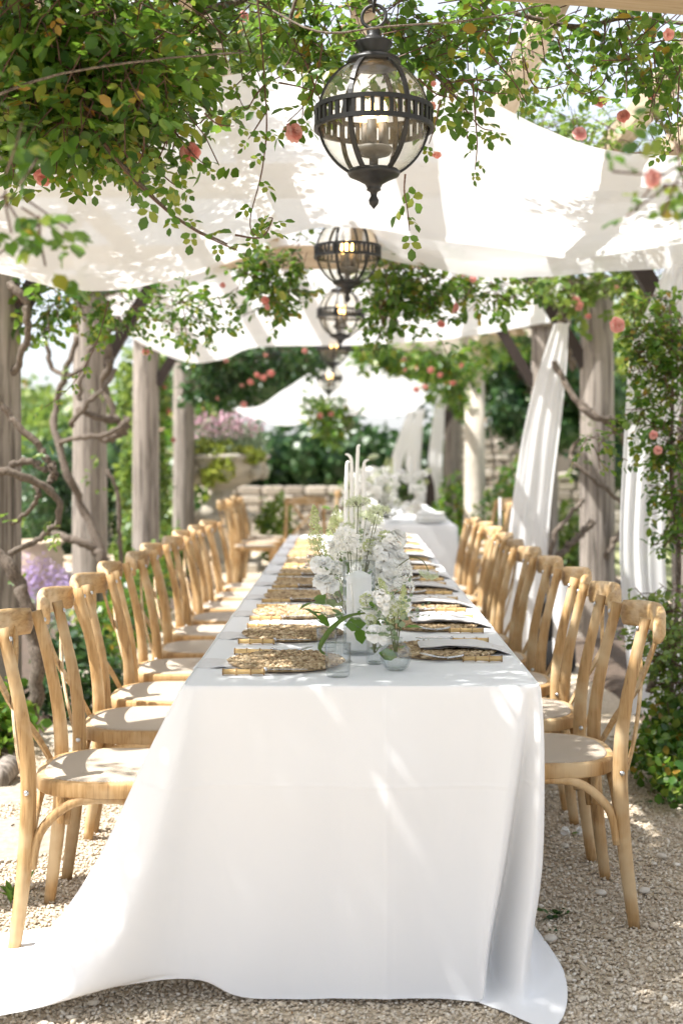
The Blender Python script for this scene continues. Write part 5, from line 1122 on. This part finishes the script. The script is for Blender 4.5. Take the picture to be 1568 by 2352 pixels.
# ================================================================== GARDEN AROUND
def bush(name, label, blobs, leaf, mat, n, cat='bush', trunk=None, small=True, group=None, core=None, wid=1.2, extra=()):
    """leaf-sized faces over and inside uneven lobes; blobs: (centre, radii)"""
    t = thing(name, label, cat, group=group); P = []; N_ = []; D = []
    tot = sum(r[0]*r[2] for c, r in blobs)
    for c, r in blobs:
        k = int(n*r[0]*r[2]/tot); u = rand_unit(k); s_ = rng.uniform(.62, 1.05, size=(k, 1)); s_ *= 1+.22*np.sin(u[:, :1]*7+c[0]*3)*np.cos(u[:, 2:]*8+c[1])
        P.append(np.array(c)+u*s_*np.array(r)); N_.append(u+rand_unit(k)*.7); D.append(rand_unit(k)+np.array((0, 0, -.35)))
    P = np.concatenate(P); ok = P[:, 2] > .02; P = P[ok]; N_ = np.concatenate(N_)[ok]; D = np.concatenate(D)[ok]
    o = link('crown', leaf_mesh('crown', P, D, N_, leaf*rng.uniform(.7, 1.3, len(P)), M[mat], small, wid), t); o['kind'] = 'stuff'
    if core:
        b = MB()
        for c, r in blobs:
            V = []; Fc = []; m, q = 9, 12
            for i in range(m+1):
                for j in range(q):
                    th = PI*i/m; a = 2*PI*j/q; u = Vector((math.sin(th)*math.cos(a), math.sin(th)*math.sin(a), math.cos(th))); s_ = .74*(1+.15*nz(u.x*2+c[0], u.y*2, u.z*2))
                    V.append(Vector(c)+Vector((u.x*r[0], u.y*r[1], u.z*r[2]))*s_)
            for i in range(m):
                for j in range(q): k = (j+1) % q; Fc.append((i*q+j, i*q+k, i*q+q+k, i*q+q+j))
            b.add(V, Fc)
        b.build('inner_foliage', M[core], t)
    if trunk:
        (x, y), h, r0 = trunk; b = MB(); pts = catmull([(x, y, 0), (x+.05, y, h*.5), (x-.03, y, h)], 12); b.tube(pts, [r0*(1-.4*i/11) for i in range(12)], 9); b.build('trunk', M['bark'], t)
        for k in range(4):
            a = k*1.7; b = MB(); b.tube(catmull([(x, y, h*.75), (x+.25*math.cos(a), y+.25*math.sin(a), h*1.05), (x+.7*math.cos(a), y+.7*math.sin(a), h*1.35)], 8), [r0*.5*(1-.6*i/7) for i in range(8)], 6); b.build('limb', M['bark'], t)
    return t
# hedge at the far end
bush('laurel_hedge', 'dense dark green laurel hedge behind the low stone wall', [((x, 20.2, 1.2), (.55, .6, .62+.12*nz(x*2))) for x in np.linspace(-1.7, 1.3, 7)]+[((x, 20.3, .55), (.55, .5, .6)) for x in np.linspace(-1.7, 1.3, 6)], .13, 'leafdark', 7000, 'hedge', core='leafdark', wid=1.5)
# low stone wall
def stonewall(label, x0, x1, y, h, sw, sh, depth=.35, rotz=0, ends=None):
    w = thing('stone_wall', label, 'wall', (x0, y, 0), rotz); L = x1-x0
    MB().box((L/2, depth/2+.03, h/2), (L-.04, depth-.06, h-.04)).build('mortar', M['mortar'], w, False)
    base = [MB().box((0, 0, 0), (1, 1, 1), bev=.13).mesh('stone', M['stone'], False) for _ in range(1)]
    z = 0; row = 0
    while z < h-.02:
        hh = min(sh*random.uniform(.8, 1.25), h-z); x = -random.uniform(0, sw*.5) if row % 2 else 0
        while x < L:
            ww = sw*random.uniform(.6, 1.4); xe = min(L, x+ww); xs_ = max(0, x)
            if xe-xs_ > .04 and (ends is None or ends((xs_+xe)/2/L, z+hh/2)):
                o = link('stone', base[0], w, ((xs_+xe)/2, .06+random.uniform(-.02, .015), z+hh/2), (random.gauss(0, .02), random.gauss(0, .02), random.gauss(0, .02))); o.scale = (xe-xs_-.014, .16, hh-.012)
            x += ww
        z += hh; row += 1
    return w
stonewall('low grey stone wall crossing behind the tables below the hedge', -1.75, .15, 18.0, .86, .26, .12)
stonewall('ruined beige stone wall lit by sun behind the right posts', 1.6, 3.6, 19.2, 1.75, .24, .11, ends=lambda u, z: z < 1.75-1.3*max(0, u-.2))
stonewall('shaded brown stone wall behind the near right post', 3.0, 5.6, 18.4, 1.05, .30, .14)
# trees and bushes right
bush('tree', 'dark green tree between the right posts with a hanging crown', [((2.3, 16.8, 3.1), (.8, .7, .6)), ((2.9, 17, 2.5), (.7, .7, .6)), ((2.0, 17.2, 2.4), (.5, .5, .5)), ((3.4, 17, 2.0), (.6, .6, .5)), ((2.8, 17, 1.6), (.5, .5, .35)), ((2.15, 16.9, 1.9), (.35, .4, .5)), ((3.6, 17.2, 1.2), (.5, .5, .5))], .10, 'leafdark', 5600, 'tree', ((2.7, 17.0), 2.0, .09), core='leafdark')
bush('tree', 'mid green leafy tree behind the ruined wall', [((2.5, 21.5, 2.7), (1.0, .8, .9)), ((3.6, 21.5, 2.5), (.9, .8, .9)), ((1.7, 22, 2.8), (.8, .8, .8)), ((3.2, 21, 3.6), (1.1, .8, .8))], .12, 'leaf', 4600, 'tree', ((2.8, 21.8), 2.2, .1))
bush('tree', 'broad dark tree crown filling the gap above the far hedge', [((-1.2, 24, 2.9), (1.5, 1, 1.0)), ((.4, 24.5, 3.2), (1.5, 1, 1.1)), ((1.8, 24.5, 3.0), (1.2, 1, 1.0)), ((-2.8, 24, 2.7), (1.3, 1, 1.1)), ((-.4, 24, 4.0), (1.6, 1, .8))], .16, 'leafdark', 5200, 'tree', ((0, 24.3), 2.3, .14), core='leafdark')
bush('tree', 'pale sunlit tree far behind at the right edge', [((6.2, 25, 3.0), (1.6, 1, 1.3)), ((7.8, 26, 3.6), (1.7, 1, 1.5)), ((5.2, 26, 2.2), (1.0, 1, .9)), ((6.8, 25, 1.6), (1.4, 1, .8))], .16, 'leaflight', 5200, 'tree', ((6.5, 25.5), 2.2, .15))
bush('tree', 'yellow-green tree behind the rose bush right of the post', [((4.5, 19.5, 3.2), (1.0, .8, .8)), ((5.4, 19.5, 2.6), (.9, .8, .8)), ((4.3, 20, 2.3), (.6, .6, .6))], .13, 'leafyellow', 2200, 'tree', ((4.8, 19.8), 2.0, .09))
bush('bush', 'bright green bush low beside the wide curtain', [((2.02, 11.9, .45), (.26, .3, .42)), ((2.25, 12, .35), (.28, .3, .3)), ((1.85, 12.1, .75), (.15, .2, .3))], .075, 'leaflight', 1500)
bush('bush', 'green shrub behind the stone column base', [((1.75, 14.2, .55), (.3, .3, .5)), ((1.3, 15.6, .6), (.25, .3, .5)), ((2.1, 15.0, .9), (.3, .3, .4))], .08, 'leaf', 1600)
bush('bush', 'pale shrub on the lawn beyond the right posts', [((3.3, 11.5, .4), (.4, .4, .4)), ((3.9, 12.5, .6), (.5, .4, .55))], .08, 'leaflight', 1500)
# left
bush('climbing_shrub', 'sunlit yellow-green climber between the third and fourth left posts', [((-2.02, 12.4, z), (.22+.10*nz(z*3), .3, .32)) for z in np.linspace(.3, 2.1, 8)]+[((-1.95, 11.9, .4), (.25, .3, .4))], .085, 'leaflight', 4200, 'shrub')
t = bpy.data.objects.get('climbing_shrub')
for (x, y) in ((375, 890), (385, 945), (352, 1000), (378, 870), (398, 1010), (330, 920)): put_rose(t, at(x, y, 12.6), 0, 1.2)
bush('bush', 'dark green bush behind the second left post', [((-3.3, 14.2, .9), (.5, .5, .7)), ((-3.0, 14, .5), (.5, .5, .5)), ((-2.75, 14.5, 1.1), (.35, .4, .5))], .09, 'leafdark', 2400, core='leafdark')
bush('cypress', 'narrow dark clipped cypress between the first two left posts', [((-3.02, 12.8, z), (.26-.09*max(0, z-.6), .26, .24)) for z in np.linspace(.15, 1.15, 7)], .05, 'leafdark', 3000, 'cypress', core='leafdark')
bush('lavender', 'purple lavender clump beside the second left post', [((-2.35, 9.7, .28), (.26, .3, .26)), ((-2.05, 9.5, .22), (.2, .3, .2)), ((-2.6, 9.9, .35), (.22, .3, .25))], .035, 'lav', 1700, 'lavender', wid=.6)
bush('lavender', 'green lavender foliage under the purple spikes left', [((-2.3, 9.5, .12), (.35, .3, .16)), ((-1.98, 9.3, .10), (.25, .3, .13))], .05, 'grey_leaf', 1200, 'plant', wid=.5)
bush('plant', 'low glossy plant at the foot of the nearest left post', [((-1.62, 5.75, .16), (.16, .2, .13)), ((-1.50, 5.55, .12), (.14, .2, .10)), ((-1.75, 5.6, .18), (.15, .2, .14))], .045, 'leaf', 900, 'plant', small=False)
bush('plant', 'dark leafy plant behind the nearest left chairs', [((-1.42, 6.3, .15), (.18, .2, .15)), ((-1.30, 6.7, .12), (.15, .2, .12)), ((-1.5, 7.0, .2), (.2, .2, .18))], .05, 'leafdark', 900, 'plant', small=False)
bush('plant', 'green ground plants between the left posts behind the chairs', [((-1.55, 7.8, .22), (.2, .3, .2)), ((-1.5, 8.6, .2), (.2, .3, .2)), ((-1.7, 9.4, .25), (.2, .3, .22)), ((-1.6, 10.2, .3), (.2, .3, .28))], .055, 'leaf', 1700, 'plant', small=False)
bush('plant', 'dark green ground plant at the right behind the nearest chair', [((1.25, 5.0, .13), (.16, .2, .12)), ((1.36, 5.2, .18), (.15, .2, .16)), ((1.28, 4.75, .09), (.14, .16, .08)), ((1.45, 4.9, .12), (.15, .2, .12))], .036, 'leaf', 1700, 'plant', small=False)
bush('plant', 'variegated green plant at the lower right edge', [((1.62, 4.85, .12), (.15, .2, .10)), ((1.5, 4.7, .10), (.12, .15, .08)), ((1.6, 5.3, .3), (.14, .2, .2))], .045, 'leaf', 700, 'plant', small=False)
t = thing('weed', 'small green weed growing in the gravel at the left edge', 'weed', (-.985, 3.72, .012))
for k in range(14):
    o = link('leaf', BLEAF[k % 3], t, (random.gauss(0, .01), random.gauss(0, .01), 0)); o.scale = (.5, random.uniform(1, 1.8), 1); o.rotation_euler = (random.uniform(.3, 1.2), 0, random.uniform(0, 6.3))
# far left: trees and a house at the horizon
def house(label, x, y, w, d, h, rh):
    t = thing('house', label, 'house', (x, y, 0)); MB().box((0, 0, h/2), (w, d, h)).build('wall', M['render'], t, False)
    b = MB(); e = .4; V = [(-w/2-e, -d/2-e, h), (w/2+e, -d/2-e, h), (w/2+e, d/2+e, h), (-w/2-e, d/2+e, h), (-w/2-e, 0, h+rh), (w/2+e, 0, h+rh)]
    b.add(V, [(0,1,5,4), (2,3,4,5), (0,4,3), (1,2,5), (3,2,1,0)]); b.build('roof', M['roof'], t, False)
    for k in range(4):
        f = MB().box((-w/2+w*(k+.5)/4, -d/2-.02, h*.55), (.9, .06, 1.1)).build('window', M['brace'], t, False)
house('long low farmhouse with clay roof far off at the left', -17, 70, 16, 8, 2.2, 1.6)
for (x, y, z, r_, mt, lab) in ((-10.5, 40, 2.1, 2.6, 'leaflight', 'pale far tree seen past the nearest left post'), (-12.5, 45, 2.4, 3, 'leaf', 'far rounded tree at the left horizon'), (-7.4, 34, 1.5, 1.7, 'leaflight', 'far bush right of the second left post')):
    bush('far_tree', lab, [((x, y, z), (r_, r_*.7, r_*.62)), ((x+r_*.7, y, z*.7), (r_*.7, r_*.6, r_*.5))], .28, mt, 2200, 'tree', ((x, y), z*.7, .2), group='far trees at the left')
bush('garden_shrub', 'pale garden shrubs across the left background', [((-4.6, 19, .9), (.9, .6, .8)), ((-5.6, 20, .7), (1, .6, .7)), ((-3.6, 18, .7), (.6, .5, .6)), ((-4.2, 17, .35), (.8, .5, .35))], .13, 'leaflight', 3600, 'shrub')
bush('garden_shrub', 'grey green shrub row beyond the left posts', [((-2.9, 19.5, 1.0), (.5, .5, .9)), ((-2.2, 19, 1.3), (.5, .5, 1.0)), ((-2.6, 18.5, .5), (.6, .5, .5)), ((-3.4, 20, 1.9), (.6, .5, .8))], .12, 'leaf', 3200, 'shrub')
# stone pots and slabs at the left
for (x, y, Y, r_, h, lab) in ((82, 1300, 10.2, .22, .62, 'pale stone pot behind the nearest left post'), (200, 1320, 11.4, .2, .4, 'pale stone pot behind the second left post')):
    p = at(x, 1040, Y); t = thing('stone_pot', lab, 'pot', (p.x, Y, 0)); b = MB(); b.lathe([(r_*.6, 0), (r_*.75, h*.1), (r_, h*.6), (r_*1.02, h*.85), (r_*.9, h*.92), (r_*1.1, h), (r_*.95, h), (r_*.85, h*.9), (.001, h*.85)], 24); b.build('body', M['terracotta'], t)
    b = MB(); b.lathe([(r_*.75, -.0), (r_*.9, .03), (r_*.9, .05), (r_*.7, .06)], 24); b.build('foot', M['terracotta'], t)
t = thing('stone_bench', 'low pale stone bench before the lavender at the left', 'bench', at(125, 1040, 10.6)*1); t.location.z = 0
MB().box((0, 0, .30), (.62, .34, .09), bev=.02).build('seat', M['palestone'], t, False)
for s_ in (-1, 1): MB().box((s_*.2, 0, .13), (.12, .26, .25), bev=.015).build('leg', M['palestone'], t, False)
M['slab'] = plain('worn_slab', (.33, .295, .235), .9, 0, .5, 18, .3)
slab = rock('paving_slab', 3, M['slab'], 2)
for i, (x, y, sx, sy, lab) in enumerate(((-1.12, 4.35, .20, .26, 'flat pale paving slab beside the nearest left chair'), (-1.32, 4.95, .24, .22, 'flat pale paving slab behind the second left chair'), (-1.22, 5.9, .24, .26, 'flat paving slab glimpsed between left chair posts'), (-1.25, 7.3, .26, .24, 'paving slab farther back along the left bed'), (-1.45, 6.8, .12, .14, 'upright grey stone edging the left bed'))):
    o = link('paving_slab', slab, None, (x, y, .0), (0, 0, i)); o.scale = (sx, sy, .022 if i < 4 else .16); tag(o, lab, 'slab', 'paving slabs along the left bed')
lg = thing('log_edging', 'short weathered log edging the bed at the far left', 'log', (-1.38, 5.05, 0)); MB().tube([(0, -.1, .045), (0, .1, .05)], .05, 12).build('log', M['column'], lg)
MB().tube([(-.12, -.1, .04), (-.12, .1, .04)], .045, 12).build('log', M['column'], lg)
# urn on its pedestal
up = at(510, 1040, 14.4); ur = thing('garden_urn', 'large carved stone urn on a stepped pedestal, overflowing with plants', 'urn', (up.x, 14.4, 0))
b = MB(); b.box((0, 0, .05), (.86, .86, .10), bev=.012); b.box((0, 0, .33), (.62, .62, .46), bev=.012); b.box((0, 0, .60), (.72, .72, .08), bev=.015); b.box((0, 0, .66), (.56, .56, .05), bev=.01); pdl = b.build('pedestal', M['carved'], ur, False)
b = MB(); b.lathe([(.24, .685), (.25, .71), (.19, .75), (.13, .82), (.12, .88), (.17, .93), (.30, .98), (.42, 1.07), (.48, 1.17), (.50, 1.24), (.55, 1.27), (.55, 1.31), (.49, 1.32), (.44, 1.27), (.001, 1.24)], 40, wob=lambda a, z: 1+(.03*math.cos(16*a) if .93 < z < 1.2 else 0)); b.build('bowl', M['carved'], ur)
for k in range(8):
    a = 2*PI*k/8+.2; b = MB(); b.lathe([(.0001, -.10), (.05, -.08), (.075, 0), (.06, .07), (.0001, .10)], 12, (.47*math.cos(a), .47*math.sin(a), 1.12)); b.build('carved_head', M['carved'], ur)
uplant = bush('urn_planting', 'pink and lilac flowering plants billowing out of the stone urn', [((up.x, 14.4, 1.52), (.46, .4, .2)), ((up.x+.05, 14.3, 1.40), (.5, .4, .14))], .07, 'grey_leaf', 1500, 'plant', wid=.45)
def addleaves(t, name, blobs, leaf, mat, n, wid):
    P = np.concatenate([in_blob(c, r, n) for c, r in blobs]); o = link(name, leaf_mesh(name, P, rand_unit(len(P))+np.array((0, 0, .6)), rand_unit(len(P)), leaf*rng.uniform(.7, 1.3, len(P)), M[mat], True, wid), t); o['kind'] = 'stuff'
addleaves(uplant, 'blooms', [((up.x, 14.35, 1.62), (.50, .42, .17))], .05, 'pinkbloom', 620, 1.0)
addleaves(uplant, 'lime_foliage', [((up.x-.12, 14.0, 1.36), (.40, .15, .11)), ((up.x+.35, 14.05, 1.28), (.14, .12, .09)), ((up.x+.05, 13.92, 1.15), (.13, .08, .16)), ((up.x-.1, 13.92, 1.05), (.06, .06, .1))], .07, 'leafyellow', 260, 1.3)
# climbing plants by the urn
bush('bush', 'leafy shrub around the foot of the urn pedestal', [((-1.95, 14.2, .5), (.25, .3, .5)), ((-.85, 14.8, .45), (.22, .3, .4)), ((-1.9, 13.2, .3), (.3, .3, .3))], .085, 'leaflight', 1700)

# ================================================================== SMALL THINGS
# black bag with pale cloth behind the right row
bp = at(1268, 1040, 7.7); t = thing('tote_bag', 'black bag with pale cloth bundle on the ground behind the right chairs', 'bag', (bp.x+.02, 7.7, 0))
b = MB(); V = []; Fc = []
for i, (z, w, d) in enumerate(((0, .11, .10), (.03, .125, .12), (.2, .115, .10), (.38, .09, .07), (.50, .075, .05))):
    for k in range(16):
        a = 2*PI*k/16; V.append((w*math.cos(a)*(1+.08*nz(k*.7, z*5)), d*math.sin(a)*(1+.1*nz(k*.5, z*4, 3)), z))
for i in range(4):
    for k in range(16): j = (k+1) % 16; Fc.append((i*16+k, i*16+j, i*16+16+j, i*16+16+k))
Fc.append(tuple(range(15, -1, -1))); Fc.append(tuple(range(64, 80))); b.add(V, Fc); b.build('body', M['bag'], t)
for s_ in (-1, 1): MB().tube(catmull([(s_*.05, -.05, .48), (s_*.05, -.06, .62), (0, -.06, .68), (-s_*.02, -.06, .62)], 12), .008, 6).build('handle', M['bag'], t)
b = MB(); b.grid([[Vector((.02+.055*math.cos(u)*(1+.1*nz(v*4, u)), -.10-.035*math.sin(u)+.01*nz(v*5, u*2), .12+.45*v)) for u in np.linspace(-.4, PI+.4, 12)] for v in np.linspace(0, 1, 10)]); b.build('cloth_bundle', M['cloth'], t)
# fallen petals and litter
t = thing('fallen_flowers', 'two fallen white petals with a green sprig on the gravel', 'petals', (0, 0, 0))
for x, y in ((1297, 1922), (1330, 1921)):
    Y = F*CAM_H/(y-VY); o = link('petal', BL['open'][0], t, ((x-VX)/F*Y, Y, .022), (.9, .3, x)); o.scale = (.7,)*3
Y = F*CAM_H/(1926-VY); link('leaf', BLEAF[0], t, ((1312-VX)/F*Y, Y, .016), (.1, 0, -1.4)).scale = (.7,)*3
def litter(label, x, y, mat, n, spread, leaf, cat='leaf litter'):
    Y = F*CAM_H/(y-VY); c = np.array(((x-VX)/F*Y, Y, .018)); P = c+rng.normal(size=(n, 3))*np.array((spread, spread*.7, .004))
    o = link('fallen_sprig', leaf_mesh('fallen_sprig', P, rand_unit(n)*np.array((1, 1, .35))+np.array((0, 0, .15)), rand_unit(n)+np.array((0, 0, 1.2)), leaf*rng.uniform(.6, 1.2, n), M[mat], False, .9)); tag(o, label, cat, kind='stuff' if label.startswith('scattered') else None)
litter('dark green sprig fallen on the gravel right of the tablecloth', 1268, 2115, 'leafdark', 22, .018, .024)
litter('rusty brown dried flower fallen beside the tablecloth', 1220, 2120, 'debris', 18, .009, .014)
litter('small green leaves fallen near the right chair legs', 1480, 1853, 'leafdark', 8, .018, .02)
litter('few tiny green leaves on the gravel below the dark sprig', 1270, 2152, 'leafdark', 4, .008, .014)
litter('scattered dry leaf bits on the sunlit gravel at the left', 60, 1900, 'debris', 10, .07, .016)
litter('scattered dry leaf bits on the gravel at the lower middle', 640, 2330, 'debris', 7, .12, .012)
